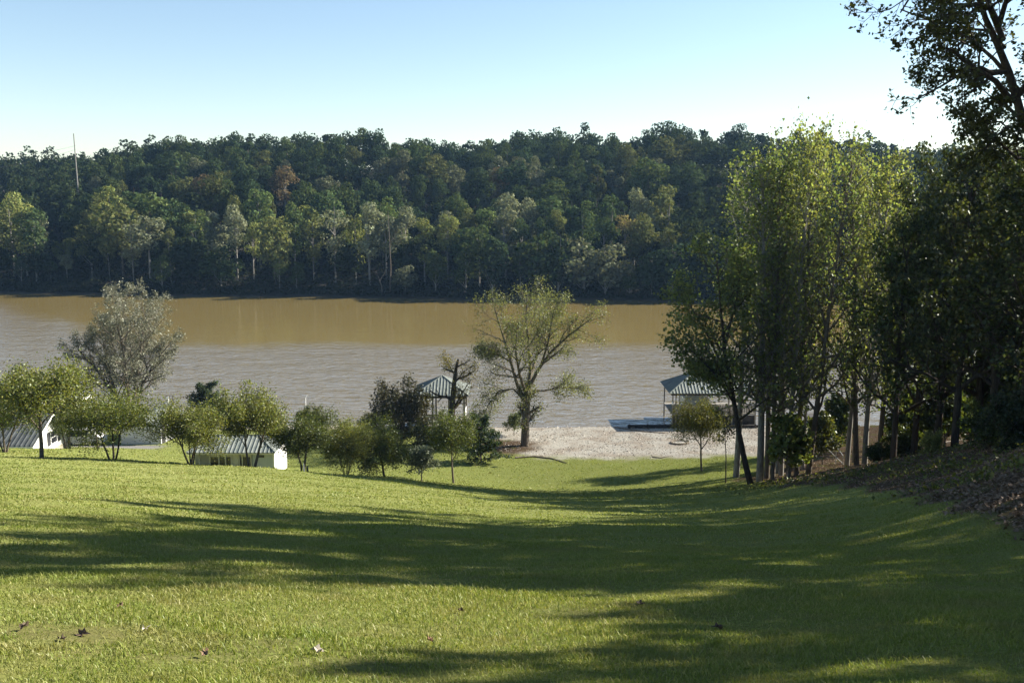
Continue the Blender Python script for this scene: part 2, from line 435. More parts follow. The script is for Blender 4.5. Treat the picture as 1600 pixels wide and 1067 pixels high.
def twig(rng, p, d, L, r, n, wander, trop, taper=0.3):
    pts, rad = [np.array(p, float)], [r]
    d = nrm(np.array(d, float))
    for i in range(n):
        d = nrm(d + rng.normal(0, wander, 3) + np.array([0, 0, trop/n]))
        pts.append(pts[-1] + d*L/n); rad.append(r*(1-(1-taper)*(i+1)/n))
    return np.array(pts), np.array(rad)

def perp(d, rng, az=None):
    u = np.cross(d, [0, 0, 1.0]) if abs(d[2]) < 0.95 else np.cross(d, [1.0, 0, 0])
    u = nrm(u); w_ = np.cross(d, u)
    a = rng.random()*2*math.pi if az is None else az
    return u*math.cos(a) + w_*math.sin(a)

def grow(rng, stems, levels):
    """stems: list of (pts, rad); levels: dicts. returns tubes and terminal twigs"""
    tubes = [(p, r, 8) for p, r in stems]
    cur = stems; term = []
    for li, lv in enumerate(levels):
        nxt = []
        last = li == len(levels)-1
        for pts, rad in cur:
            seg = np.linalg.norm(np.diff(pts, axis=0), axis=1); cum = np.concatenate([[0], np.cumsum(seg)]); T = cum[-1]
            n = max(1, int(round(lv['n']*rng.uniform(.8, 1.2)*(lv.get('nl', 0)*(T/lv.get('ref', 1)) + 1 - lv.get('nl', 0)))))
            az = rng.random()*6.28
            for i in range(n):
                t = lv['start'] + (1-lv['start'])*min(1, (i + rng.random())/n)
                s = t*T; k = min(len(seg)-1, np.searchsorted(cum, s, 'right')-1); f = (s-cum[k])/seg[k]
                p = pts[k]*(1-f) + pts[k+1]*f; d = nrm(pts[k+1]-pts[k]); r = rad[k]*(1-f)+rad[k+1]*f
                az += 2.4 + rng.normal(0, .3)
                an = R(lv['ang']*rng.uniform(.7, 1.25)*(1 - lv.get('angt', 0)*t))
                dd = d*math.cos(an) + perp(d, rng, az)*math.sin(an)
                L = lv['len']*T*(1 - lv.get('fall', .5)*t)*rng.uniform(.75, 1.2) if not lv.get('abs') else lv['len']*(1 - lv.get('fall', .5)*t)*rng.uniform(.7, 1.25)
                b = twig(rng, p, dd, L, max(.008, r*lv.get('rr', .6)), lv.get('seg', 4), lv.get('wander', .15), lv.get('trop', .3))
                nxt.append(b)
            if not last or lv.get('lead', True):
                pass
        tubes += [(p, r, 6 if li == 0 else (4 if li == 1 else 3)) for p, r in nxt]
        cur = nxt
        if last: term = nxt
    return tubes, term, cur

def leaf_sites(rng, twigs, per, sig, start=0.25):
    C, D = [], []
    for pts, rad in twigs:
        n = max(1, rng.poisson(per))
        t = start + (1-start)*rng.random(n)
        f = t*(len(pts)-1); k = np.minimum(f.astype(int), len(pts)-2); f = (f-k)[:, None]
        C.append(pts[k]*(1-f) + pts[k+1]*f + rng.normal(0, sig, (n, 3)))
        D.append(np.repeat(nrm(pts[-1]-pts[0])[None], n, 0))
    return np.concatenate(C), np.concatenate(D)

def fit(tubes, C, H=None, W=None, base=0.0):
    """scale the skeleton and leaf sites to a height and a width"""
    z1 = np.percentile(C[:, 2], 99.5); w1 = np.percentile(np.hypot(C[:, 0], C[:, 1]), 97)
    sz = H/z1 if H else 1; sx = W/(2*w1) if W else sz
    S = np.array([sx, sx, sz])
    return [(p*S, r, k) for p, r, k in tubes], C*S

def make_tree(seed, stems, levels, per, sig, leaf, H, W, bark, mat, name, aspect=.62, up=0.5, start=.25, extra=None, bend=0.15):
    rng = np.random.default_rng(seed)
    st = stems(rng)
    tubes, term, _ = grow(rng, st, levels)
    C, D = leaf_sites(rng, term, per, sig, start)
    tubes, C = fit(tubes, C, H, W)
    Nn = rng.normal(size=C.shape) + np.array([0, 0, up])
    S = leaf*rng.uniform(.65, 1.35, len(C))
    return tubes_mesh(name+'_trunk', tubes, M[bark]), leaves_mesh(name+'_crown', C, Nn, S, rng, M[mat], aspect, bend)

def plant(name, label, cat, loc, meshes, color, rz=0., s=(1, 1, 1), group=None, sink=0.08):
    loc = Vector(loc); loc.z -= sink
    o = empty(name, label, cat, loc, rz, group, s if isinstance(s, tuple) else (s, s, s))
    link('trunk', meshes[0], o); link('crown', meshes[1], o, color)
    return o

# ---- far forest prototypes: lobed crowns of leaf clumps on slender trunks
def forest_proto(seed, H, rad, zlo, nl, ncard, size, shape='dome', trunk=.22, bark='bark', lobe=(.30, .46)):
    rng = np.random.default_rng(seed)
    zc, hz = (zlo + H)/2, (H - zlo)/2
    L = []
    while len(L) < nl:
        v = rng.uniform(-1, 1, 3)
        q = np.linalg.norm(v)
        if q > 1 or q < .35: continue
        if shape == 'cone' and math.hypot(v[0], v[1]) > .95 - .8*(v[2]*.5+.5): continue
        if shape == 'column' and abs(v[2]) < .2 and q < .5: continue
        L.append(v)
    L = np.array(L)
    lr = rng.uniform(*lobe, nl)*rad*(1 if shape != 'cone' else .7)
    ctr = np.stack([L[:, 0]*(rad-lr*.6), L[:, 1]*(rad-lr*.6), zc + L[:, 2]*(hz-lr*.55)], 1)
    w_ = lr**2; pick = rng.choice(nl, ncard, p=w_/w_.sum())
    d = nrm(rng.normal(size=(ncard, 3)) + np.array([0, 0, .25]))
    rr = lr[pick]*rng.uniform(.72, 1.12, ncard)
    C = ctr[pick] + d*rr[:, None]*np.array([1, 1, .85])
    Nn = d + rng.normal(0, .55, (ncard, 3))
    S = size*rng.uniform(.55, 1.35, ncard)
    crown = leaves_mesh('forest_crown', C, Nn, S, rng, M['leaf_far'], .7, .2)
    tubes = []
    lean = rng.normal(0, .25, 2)
    P = np.array([[0, 0, -1], [lean[0]*.3, lean[1]*.3, H*.3], [lean[0], lean[1], H*.6], [lean[0]*1.2, lean[1]*1.2, H*.9]])
    tubes.append((P, np.array([trunk*1.2, trunk, trunk*.7, trunk*.15]), 6))
    for c in ctr[rng.permutation(nl)[:7]]:
        z0 = max(zlo*.75, c[2] - rad*.9)
        a = np.array([lean[0]*z0/H, lean[1]*z0/H, z0])
        tubes.append((np.stack([a, (a+c)/2 + np.array([0, 0, -.2]), c]), np.array([trunk*.5, trunk*.32, trunk*.1]), 4))
    return tubes_mesh('forest_trunk', tubes, M[bark]), crown, H

FP = {}
FP['dome'] = [forest_proto(11, 18, 5.6, 3.5, 24, 3000, .75), forest_proto(12, 18, 6.0, 4.5, 28, 3200, .75), forest_proto(13, 17, 5.2, 3.0, 20, 2700, .72)]
FP['tall'] = [forest_proto(21, 20, 3.9, 7.0, 18, 2000, .62, 'dome', .24, 'bark_pale', (.32, .55)), forest_proto(22, 20, 3.4, 6.0, 17, 1900, .6, 'column', .22, 'bark_pale', (.35, .55)), forest_proto(23, 19, 4.3, 8.0, 16, 2000, .62, 'dome', .22, 'bark_pale', (.3, .5))]
FP['pine'] = [forest_proto(31, 20, 4.4, 6.5, 26, 2700, .65, 'cone', .26, 'bark_dark', (.3, .5)), forest_proto(32, 21, 4.8, 7.5, 22, 2700, .65, 'dome', .28, 'bark_dark', (.25, .42))]
FP['bush'] = [forest_proto(41, 8, 3.6, .3, 16, 1600, .55, 'dome', .12, 'bark_pale', (.35, .5)), forest_proto(42, 10, 3.8, 1.0, 17, 1700, .55, 'dome', .14, 'bark_pale', (.3, .5))]
FP['thin'] = [forest_proto(51, 17, 3.8, 3.5, 22, 1400, .52, 'dome', .17, 'bark_pale', (.25, .45)), forest_proto(52, 18, 3.3, 4.0, 20, 1300, .52, 'column', .17, 'bark_pale', (.3, .5))]

PAL = {
 'dark green': (0.042, 0.062, 0.026), 'deep green': (0.033, 0.052, 0.026), 'olive green': (0.080, 0.088, 0.032),
 'grey green': (0.115, 0.125, 0.078), 'yellow green': (0.125, 0.138, 0.045), 'brownish': (0.115, 0.088, 0.048),
 'golden': (0.165, 0.14, 0.055), 'rust brown': (0.105, 0.092, 0.048), 'mid green': (0.062, 0.084, 0.030), 'bare grey': (0.12, 0.108, 0.09),
}
SHAPE_WORD = {'dome': 'round-crowned', 'tall': 'slender high-crowned', 'pine': 'tall pine-like', 'bush': 'low bushy', 'thin': 'thin-leaved'}
# what stands in front of, or over, each stretch of the far bank (photo columns)
MARKS = [(-500, 60, 'far left end of the wood'), (60, 100, 'by the power line clearing'), (100, 150, 'by the utility pole'), (150, 240, 'above the silver willow'), (240, 330, 'right of the silver willow'),
         (330, 420, 'above the picnic shelter'), (420, 500, 'left of the dark dome tree'), (500, 570, 'left of the dead snag'), (570, 640, 'at the dead snag'), (640, 700, 'above the lakeside gazebo'),
         (700, 770, 'left of the lone shore tree'), (770, 850, 'behind the lone shore tree'), (850, 930, 'right of the lone shore tree'), (930, 1000, 'above the bare beach'), (1000, 1060, 'at the edge of the poplar clump'),
         (1060, 1180, 'behind the left poplars'), (1180, 1330, 'behind the tall poplar clump'), (1330, 1470, 'in the gap right of the poplars'), (1470, 3000, 'behind the right woods')]
ROWS = [  # offset from shore, mean height, spacing, kinds, palette, row phrase
 (4.0,  9.0, 7.5, ['bush', 'bush', 'thin'], ['deep green', 'dark green', 'grey green', 'mid green'], "at the water's edge"),
 (12.0, 18.0, 6.4, ['tall', 'tall', 'thin', 'dome'], ['grey green', 'olive green', 'mid green', 'dark green', 'yellow green', 'grey green', 'grey green'], 'in the front tier'),
 (25.0, 19.0, 6.8, ['tall', 'dome', 'tall', 'pine'], ['olive green', 'mid green', 'grey green', 'dark green', 'yellow green'], 'in the second tier'),
 (42.0, 17.0, 7.6, ['dome', 'dome', 'pine', 'tall'], ['dark green', 'deep green', 'mid green', 'olive green', 'deep green'], 'low on the slope'),
 (60.0, 17.0, 8.0, ['dome', 'pine', 'dome', 'tall'], ['dark green', 'mid green', 'grey green', 'deep green', 'olive green', 'brownish', 'dark green', 'deep green'], 'halfway up the slope'),
 (80.0, 16.5, 8.2, ['dome', 'dome', 'pine'], ['dark green', 'deep green', 'mid green', 'olive green', 'grey green', 'olive green', 'deep green', 'dark green', 'deep green'], 'high on the slope'),
 (99.0, 16.5, 8.2, ['dome', 'dome', 'pine', 'dome'], ['dark green', 'deep green', 'mid green', 'olive green', 'mid green'], 'just below the skyline'),
 (117.0, 17.0, 7.6, ['dome', 'pine', 'dome', 'dome'], ['deep green', 'dark green', 'mid green', 'deep green'], 'on the skyline'),
]
NEIGH = {'bush': 'shrub'}
def forest():
    rng = np.random.default_rng(77)
    fill = []          # trees past the first 300, merged into one stuff mesh
    count = 0; labels = {}
    for s0, h0, sp, kinds, pal, phrase in ROWS:
        X = -150.0 - s0*0.25
        while X < 190 + s0*.2:
            X += sp*.80*rng.uniform(.7, 1.3)
            s = s0 + rng.normal(0, 2.8 if s0 > 8 else 1.0)
            Y = float(shore(X)) + max(2.0, s)
            px = 800 + F*X/Y
            kind = kinds[rng.integers(len(kinds))]; colname = pal[rng.integers(len(pal))]
            h = h0*(rng.uniform(.74, 1.26) if s0 < 90 else rng.uniform(.82, 1.12))
            if px < 190 and s0 > 40: h *= .9
            if 60 < px < 118 and 8 < s0 < 65: h *= .45          # power line clearing
            if s0 < 8 and px < 650 and rng.random() < .85: continue
            if s0 < 8 and px > 700: h *= rng.uniform(.9, 1.5)
            if 960 < px < 1060 and s0 == 12.0: colname = 'golden' if rng.random() < .5 else 'olive green'
            proto = FP[kind][rng.integers(len(FP[kind]))]
            k = h/proto[2]; wx = k*rng.uniform(.72, 1.22)
            loc = (X, Y, float(hill(X, Y)))
            rz = rng.random()*6.28
            col = np.array(PAL[colname])*rng.uniform(.85, 1.2)*(1.45 if s0 in (12.0, 25.0) else .98)  # front two tiers coloured lighter to read as sunlit crowns
            visible = px < 1075 or (px < 1480 and s0 > 110)
            if px < -25 or not visible or count >= 298:
                fill.append((proto, loc, rz, wx, k, col)); continue
            count += 1
            mark = next(m for a, b, m in MARKS if a <= px < b)
            noun = 'shrub' if kind == 'bush' else 'tree'
            base = f"{colname} {SHAPE_WORD[kind]} {noun} {phrase}, {mark}"
            plant('forest_shrub' if kind == 'bush' else 'forest_tree', base, noun, loc, proto[:2], col, rz, (wx, wx, k), 'trees of the far wooded bank', 0)
    for s0 in (134, 152, 172):
        X = -330.0
        while X < 330:
            X += rng.uniform(4.5, 9)
            Y = float(shore(X)) + s0 + rng.normal(0, 3); kind = ['dome', 'pine', 'dome'][rng.integers(3)]
            proto = FP[kind][rng.integers(len(FP[kind]))]; k = rng.uniform(.75, 1.02)
            fill.append((proto, (X, Y, float(hill(X, Y))), rng.random()*6.28, k, k, None))
    for s0, xa, xb in ((190, -330, -100), (212, -330, -110), (238, -340, -120)):
        X = xa
        while X < xb:
            X += rng.uniform(5, 9); Y = float(shore(X)) + s0 + rng.normal(0, 4)
            proto = FP['dome'][rng.integers(3)]; k = rng.uniform(.7, .9)
            fill.append((proto, (X, Y, float(hill(X, Y)) - 2), rng.random()*6.28, k*1.1, k, None))
    for i in range(70):
        X = rng.uniform(-215, -125); Y = float(shore(X)) + rng.uniform(45, 125)
        proto = FP['dome'][rng.integers(3)]; k = rng.uniform(.5, .8)
        fill.append((proto, (X, Y, float(hill(X, Y))), rng.random()*6.28, k*1.2, k, None))
    for i in range(260):                       # half-grown trees filling the tiers
        X = rng.uniform(-175, 75); s = rng.uniform(8, 112); Y = float(shore(X)) + s
        px = 800 + F*X/Y
        if 60 < px < 118 and s < 65: continue
        proto = FP['dome'][rng.integers(3)]; k = rng.uniform(.45, .72)
        fill.append((proto, (X, Y, float(hill(X, Y))), rng.random()*6.28, k*1.15, k, None))
    return fill
FILL = forest()

def fill_mesh():
    """the rest of the wood: hidden flank to the right, tops behind the crest, undergrowth"""
    rng = np.random.default_rng(5)
    C, S = [], []
    for proto, loc, rz, wx, k, col in FILL:
        me = proto[1]; n = len(me.vertices)
        co = np.empty(n*3, np.float32); me.vertices.foreach_get('co', co)
        c = co.reshape(-1, 4, 3).mean(1)
        c = c[rng.permutation(len(c))[:640]]
        cr, sr = math.cos(rz), math.sin(rz)
        c = np.stack([(c[:, 0]*cr - c[:, 1]*sr)*wx, (c[:, 0]*sr + c[:, 1]*cr)*wx, c[:, 2]*k], 1) + np.array(loc)
        C.append(c); S.append(np.full(len(c), 1.0))
    C = np.concatenate(C); S = np.concatenate(S)*rng.uniform(.7, 1.4, len(C))
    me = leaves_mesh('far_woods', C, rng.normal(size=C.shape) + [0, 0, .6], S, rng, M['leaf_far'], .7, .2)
    tag(link('far_woods', me, None, (0.030, 0.042, 0.019)), 'far woods beyond the lake shown as one green mass', 'woods', kind='stuff')  # leaf colour darkened so the infill reads as shaded wood
    # undergrowth on the far slope
    n = 120000
    X = rng.uniform(-190, 120, n); s = 1.0 + 118*rng.random(n)**1.5
    Y = shore(X) + s; h = np.minimum(rng.gamma(2.0, 1.0, n), 4)*(1 + 1.6*np.clip(np.sin(X*.35+2*np.sin(Y*.11))*np.sin(Y*.31+X*.07), 0, 1))*np.clip(s/10, .35, 1.3)
    Z = hill(X, Y) + h*rng.random(n)
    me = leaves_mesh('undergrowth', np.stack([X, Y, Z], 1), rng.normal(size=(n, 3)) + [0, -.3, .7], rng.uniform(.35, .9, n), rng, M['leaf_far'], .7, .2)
    tag(link('undergrowth', me, None, (0.022, 0.027, 0.014)), 'dark undergrowth below the trees of the far bank', 'undergrowth', kind='stuff')  # deep shade under the canopy is put into this darkened leaf colour
fill_mesh()

# ------------------------------------------------------------------ near trees
def pos(px, d, py=700):
    x = at(px, py, d).x
    return Vector((x, d, gz(x, d)))

def myrtle_stems(n, lean, L, r):
    def f(rng):
        out = []
        a0 = rng.random()*6.28
        for i in range(n):
            a = a0 + i*6.283/n + rng.normal(0, .3); an = R(lean*rng.uniform(.6, 1.3))
            d = np.array([math.cos(a)*math.sin(an), math.sin(a)*math.sin(an), math.cos(an)])
            b = np.array([math.cos(a)*r*.8, math.sin(a)*r*.8, -.1])
            out.append(twig(rng, b, d, L*rng.uniform(.85, 1.15), r*rng.uniform(.75, 1.1), 6, .07, .15, .55))
        return out
    return f
def single_stem(L, r, wander=.04, lean=(0, 0), n=8, taper=.3):
    def f(rng):
        return [twig(rng, (0, 0, -.2), (lean[0], lean[1], 1), L, r, n, wander, .2, taper)]
    return f

LV_MYR = [dict(n=5, start=.45, ang=38, len=.85, fall=.25, trop=.25, wander=.12, seg=5), dict(n=6, start=.25, ang=42, len=.6, fall=.35, trop=.12, wander=.15, seg=4), dict(n=5, start=.2, ang=48, len=.55, fall=.3, trop=.0, wander=.2, seg=3)]
MYR = [make_tree(101, myrtle_stems(3, 17, 2.4, .10), LV_MYR, 52, .20, .14, 6, 6.6, 'bark', 'leaf', 'myrtle'),
       make_tree(102, myrtle_stems(2, 12, 2.3, .11), LV_MYR, 70, .20, .14, 6, 6.4, 'bark', 'leaf', 'myrtle'),
       make_tree(103, myrtle_stems(4, 20, 2.2, .085), LV_MYR, 42, .20, .14, 6, 6.6, 'bark', 'leaf', 'myrtle'),
       make_tree(104, myrtle_stems(1, 4, 2.6, .14), [dict(n=9, start=.5, ang=50, len=.8, fall=.3, trop=.3, wander=.12, seg=5)] + LV_MYR[1:], 70, .21, .14, 6, 6.2, 'bark', 'leaf', 'myrtle')]
MYR += [make_tree(105, myrtle_stems(3, 24, 2.0, .085), LV_MYR, 46, .22, .14, 6, 7.0, 'bark_dark', 'leaf', 'myrtle'),
        make_tree(106, myrtle_stems(2, 9, 2.7, .10), [dict(n=6, start=.4, ang=46, len=.7, fall=.4, trop=.3, wander=.16, seg=5)] + LV_MYR[1:], 60, .23, .145, 6, 5.6, 'bark', 'leaf', 'myrtle'),
        make_tree(107, myrtle_stems(5, 26, 1.7, .06), LV_MYR, 30, .20, .14, 6, 6.8, 'bark', 'leaf', 'myrtle'),
        make_tree(108, myrtle_stems(1, 5, 2.2, .13), [dict(n=12, start=.35, ang=62, len=.95, fall=.35, trop=.3, wander=.14, seg=5)] + LV_MYR[1:], 44, .22, .145, 6, 6.4, 'bark_dark', 'leaf', 'myrtle')]
OLV, YOL, DOL = (0.120, 0.140, 0.036), (0.140, 0.155, 0.042), (0.076, 0.094, 0.028)
GM = 'small trees in the row along the brow'
for px, d, top, wpx, proto, col, rz, lab in [
    (59, 62, 566, 178, 3, YOL, 0.4, 'single-trunked olive tree in front of the white cottage gable, largest of the row'),
    (175, 64, 612, 132, 4, OLV, 1.9, 'multi-stemmed olive tree in front of the grey wall of the white shed'),
    (298, 65, 622, 122, 2, YOL, 3.2, 'open yellowish tree at the left end of the green roofed picnic shelter'),
    (393, 67, 604, 132, 1, YOL, 5.0, 'tall spreading tree standing in front of the picnic shelter wall'),
    (472, 68, 645, 112, 5, DOL, 0.9, 'twin-stemmed olive tree just right of the picnic shelter, beside the stakes'),
    (540, 70, 655, 98, 6, YOL, 2.2, 'small yellowish vase-shaped tree midway between shelter and dark dome tree'),
    (603, 72, 650, 112, 7, DOL, 4.1, 'dense dark-trunked olive tree in front of the dark dome-shaped tree'),
    (705, 79, 645, 96, 3, DOL, 1.2, 'dense round olive tree below the lakeside gazebo, right end of the row')]:
    p = pos(px, d)
    r = ray(px, top); ztop = EYE + r[2]/r[1]*d
    s = (ztop - p.z)/6.0; sw = wpx/F*d*1.03/6.3
    plant('ornamental_tree', lab, 'tree', p, MYR[proto], col, rz, (sw, sw, s), GM)
p = pos(658, 74); SAP = make_tree(110, single_stem(2.2, .06), [dict(n=14, start=.3, ang=55, len=.6, fall=.4, trop=.2), dict(n=6, start=.2, ang=45, len=.5), dict(n=4, start=.2, ang=45, len=.5)], 14, .12, .17, 3.2, 2.8, 'bark', 'leaf_silver', 'sapling')
plant('young_tree', 'short pale grey-green young tree in front of the gap in the row', 'tree', p, SAP, (0.15, 0.17, 0.10), 0, (1.0, 1.0, .95), GM)

# tree beside the cottage corner
p = pos(108, 90); plant('ornamental_tree', 'dark leaning tree growing right against the white cottage gable', 'tree', p, MYR[0], DOL, 2.7, (.92, .92, .90), GM)
p = pos(150, 92); plant('ornamental_tree', 'dark low tree shading the white vehicle beside the gravel drive', 'tree', p, MYR[3], DOL, 1.1, (.80, .80, .72), GM)
p = pos(8, 72); plant('ornamental_tree', 'dark green tree over the cottage roof at the left edge', 'tree', p, MYR[2], DOL, 4.4, (.9, .9, 1.0), GM)

# silver willow
def fan(pts_list, rr):
    def f(rng): return [(np.array(p, float), np.linspace(a, b, len(p))) for p, (a, b) in zip(pts_list, rr)]
    return f
def local(base, pts):
    """pixel polyline with depths -> coordinates local to the tree's base"""
    return np.array([np.array(at(*q)) - np.array(base) for q in pts])
b = pos(203, 103)
WP = [[(203,680,103),(190,640,103),(177,600,102.5),(166,560,102),(158,510,101.5)], [(206,680,103),(203,630,103.3),(196,580,103.8),(190,520,104.5),(186,470,105)],
      [(207,680,103),(207,630,103),(214,580,102.6),(222,530,102.0),(232,480,101.3)], [(203,680,103),(182,622,102),(150,575,101),(122,545,100)], [(206,680,103),(222,600,103.5),(245,560,104),(262,540,104.5)],
      [(205,680,103),(200,620,101.5),(195,560,99.5),(180,490,98)], [(206,680,103),(210,620,104.8),(216,560,106.5),(222,495,108)]]
WIL = make_tree(120, fan([local(b, q) for q in WP], [(.20, .06)]*7), [dict(n=13, start=.3, ang=32, len=.42, fall=.45, trop=.1, seg=5), dict(n=7, start=.2, ang=38, len=.5, trop=.0), dict(n=4, start=.2, ang=40, len=.5, trop=-.2)], 14, .16, .21, None, None, 'bark', 'leaf_silver', 'willow', .35)
plant('willow_tree', 'large silvery grey many-stemmed tree at the water behind the white shed', 'tree', b, WIL, (0.165, 0.165, 0.115))

# lone shore tree
b = pos(820, 98, 695)
BP = [[(820,697,98),(821,660,98),(823,628,98),(826,600,98)], [(823,630,98),(808,595,97.5),(797,555,97),(784,510,96.5),(772,470,96)], [(824,615,98),(829,575,98.5),(826,530,99),(822,490,99.5),(824,448,100)],
      [(826,602,98),(842,570,97.5),(862,542,97),(890,515,96.5),(925,488,96)], [(820,622,98),(802,603,98.5),(780,606,99),(762,630,99.5),(756,648,99.7)], [(826,606,98),(850,606,98.8),(880,600,99.4),(908,604,99.8)],
      [(825,598,98),(836,560,100),(846,520,102),(852,475,103.5)], [(822,612,98),(812,580,95.5),(806,545,93.5),(808,500,92)], [(845,566,97.5),(856,530,96.5),(862,490,96),(870,462,95.5)], [(800,560,97),(775,545,97.5),(752,540,98.2)]]
BIG = make_tree(130, fan([local(b, q) for q in BP], [(.44, .30), (.22, .05), (.24, .05), (.22, .04), (.13, .03), (.12, .03), (.2, .04), (.2, .04), (.13, .03), (.12, .03)]),
                [dict(n=11, start=.28, ang=38, len=.36, fall=.4, trop=.1, seg=5), dict(n=7, start=.2, ang=42, len=.5, trop=.0), dict(n=4, start=.2, ang=45, len=.5, trop=-.15)], 8.5, .34, .155, None, None, 'bark', 'leaf', 'shore_tree')
plant('shade_tree', 'tall lone yellow-green tree with open limbs at the edge of the bare beach', 'tree', b, BIG, (0.125, 0.138, 0.066), 0, (1.0, 1.0, .965))

# dark dome tree, evergreens and shrubs near the water
b = pos(628, 100)
DOME = make_tree(140, myrtle_stems(5, 38, 2.6, .13), [dict(n=7, start=.35, ang=45, len=.8, fall=.2, trop=.15), dict(n=6, start=.2, ang=45, len=.55, trop=-.05), dict(n=5, start=.2, ang=45, len=.5, trop=-.2)], 11, .15, .22, 6.5, 7.4, 'bark_dark', 'leaf', 'dome')
plant('dome_tree', 'dark maroon-green dome-shaped tree left of the lakeside gazebo', 'tree', b, DOME, (0.040, 0.038, 0.020), 0, (1.06, 1.06, 1.02))
EVG = make_tree(141, single_stem(4.6, .1, .03), [dict(n=34, start=.05, ang=62, len=.48, fall=.6, trop=.2), dict(n=7, start=.15, ang=45, len=.45), dict(n=4, start=.2, ang=45, len=.5)], 9, .1, .2, 5, 4.4, 'bark_dark', 'leaf', 'evergreen')
plant('evergreen_tree', 'dark blue-green evergreen by the dock, behind the shelter roof', 'tree', pos(326, 106), EVG, (0.040, 0.058, 0.036), 0, (1.0, 1.0, 1.06))
plant('evergreen_tree', 'low dark blue-green evergreen at the left foot of the lone shore tree', 'tree', pos(752, 90), EVG, (0.036, 0.056, 0.030), 2, (.85, .85, .93))
BUSH = make_tree(142, myrtle_stems(6, 34, 1.1, .05), [dict(n=6, start=.2, ang=45, len=.7, fall=.2), dict(n=5, start=.2, ang=45, len=.55), dict(n=4, start=.2, ang=45, len=.5)], 8, .09, .15, 2.6, 3.2, 'bark', 'leaf', 'bush')
plant('shrub', 'rounded dark shrub at the water behind the twin-stemmed tree', 'shrub', pos(484, 104), BUSH, (0.065, 0.075, 0.030), 0, (1.0, 1.0, 1.2))
plant('young_tree', 'small thin sapling at the water beside the lone tree trunk', 'tree', pos(803, 103), SAP, (0.11, 0.13, 0.045), 1, (.75, .75, .85))
# vine covered stump-like trunk beside the gazebo
b = pos(705, 99)
VP = [[(708,690,99),(706,650,99),(708,610,99),(712,578,99),(716,560,99)], [(707,640,99),(722,612,98.5),(738,590,98)], [(709,600,99),(724,580,99.5),(744,566,100)], [(710,585,99),(700,565,99.3),(692,556,99.6)]]
VIN = make_tree(150, fan([local(b, q) for q in VP], [(.42, .10), (.10, .02), (.08, .02), (.06, .02)]), [dict(n=9, start=.15, ang=60, len=.34, fall=.3), dict(n=6, start=.2, ang=45, len=.5), dict(n=3, start=.2, ang=45, len=.5, trop=-.5)], 3, .25, .15, None, None, 'bark_dark', 'leaf', 'vine_tree')
plant('snag_tree', 'thick dark trunk with hanging yellow leaves in front of the lakeside gazebo', 'tree', b, VIN, (0.17, 0.15, 0.045))
# low shrubs round the foot of the gazebo
for px, d, s, lab in [(575, 104, .9, 'low dark shrub at the water left of the dark dome tree'), (668, 95, 1.15, 'dark shrub under the dark dome tree, left of the gazebo posts'), (735, 98, .9, 'dark shrub at the right foot of the gazebo')]:
    plant('shrub', lab, 'shrub', pos(px, d), BUSH, (0.05, 0.058, 0.026), px*.1, s)

# small tree and sapling on the lower lawn
plant('ornamental_tree', 'small olive tree alone on the lower lawn before the boathouse', 'tree', pos(1096, 85, 735), MYR[3], (0.085, 0.088, 0.028), 2.0, (.80, .80, 1.08))
SAP2 = make_tree(111, single_stem(6.5, .06, .03), [dict(n=12, start=.55, ang=55, len=.16, fall=.3, trop=.2), dict(n=4, start=.2, ang=45, len=.5)], 5, .1, .2, 6.4, 2.0, 'bark_dark', 'leaf', 'pole_sapling')
plant('young_tree', 'thin bare-stemmed sapling between lower lawn and poplar clump', 'tree', pos(1134, 78, 750), SAP2, (0.06, 0.065, 0.025))

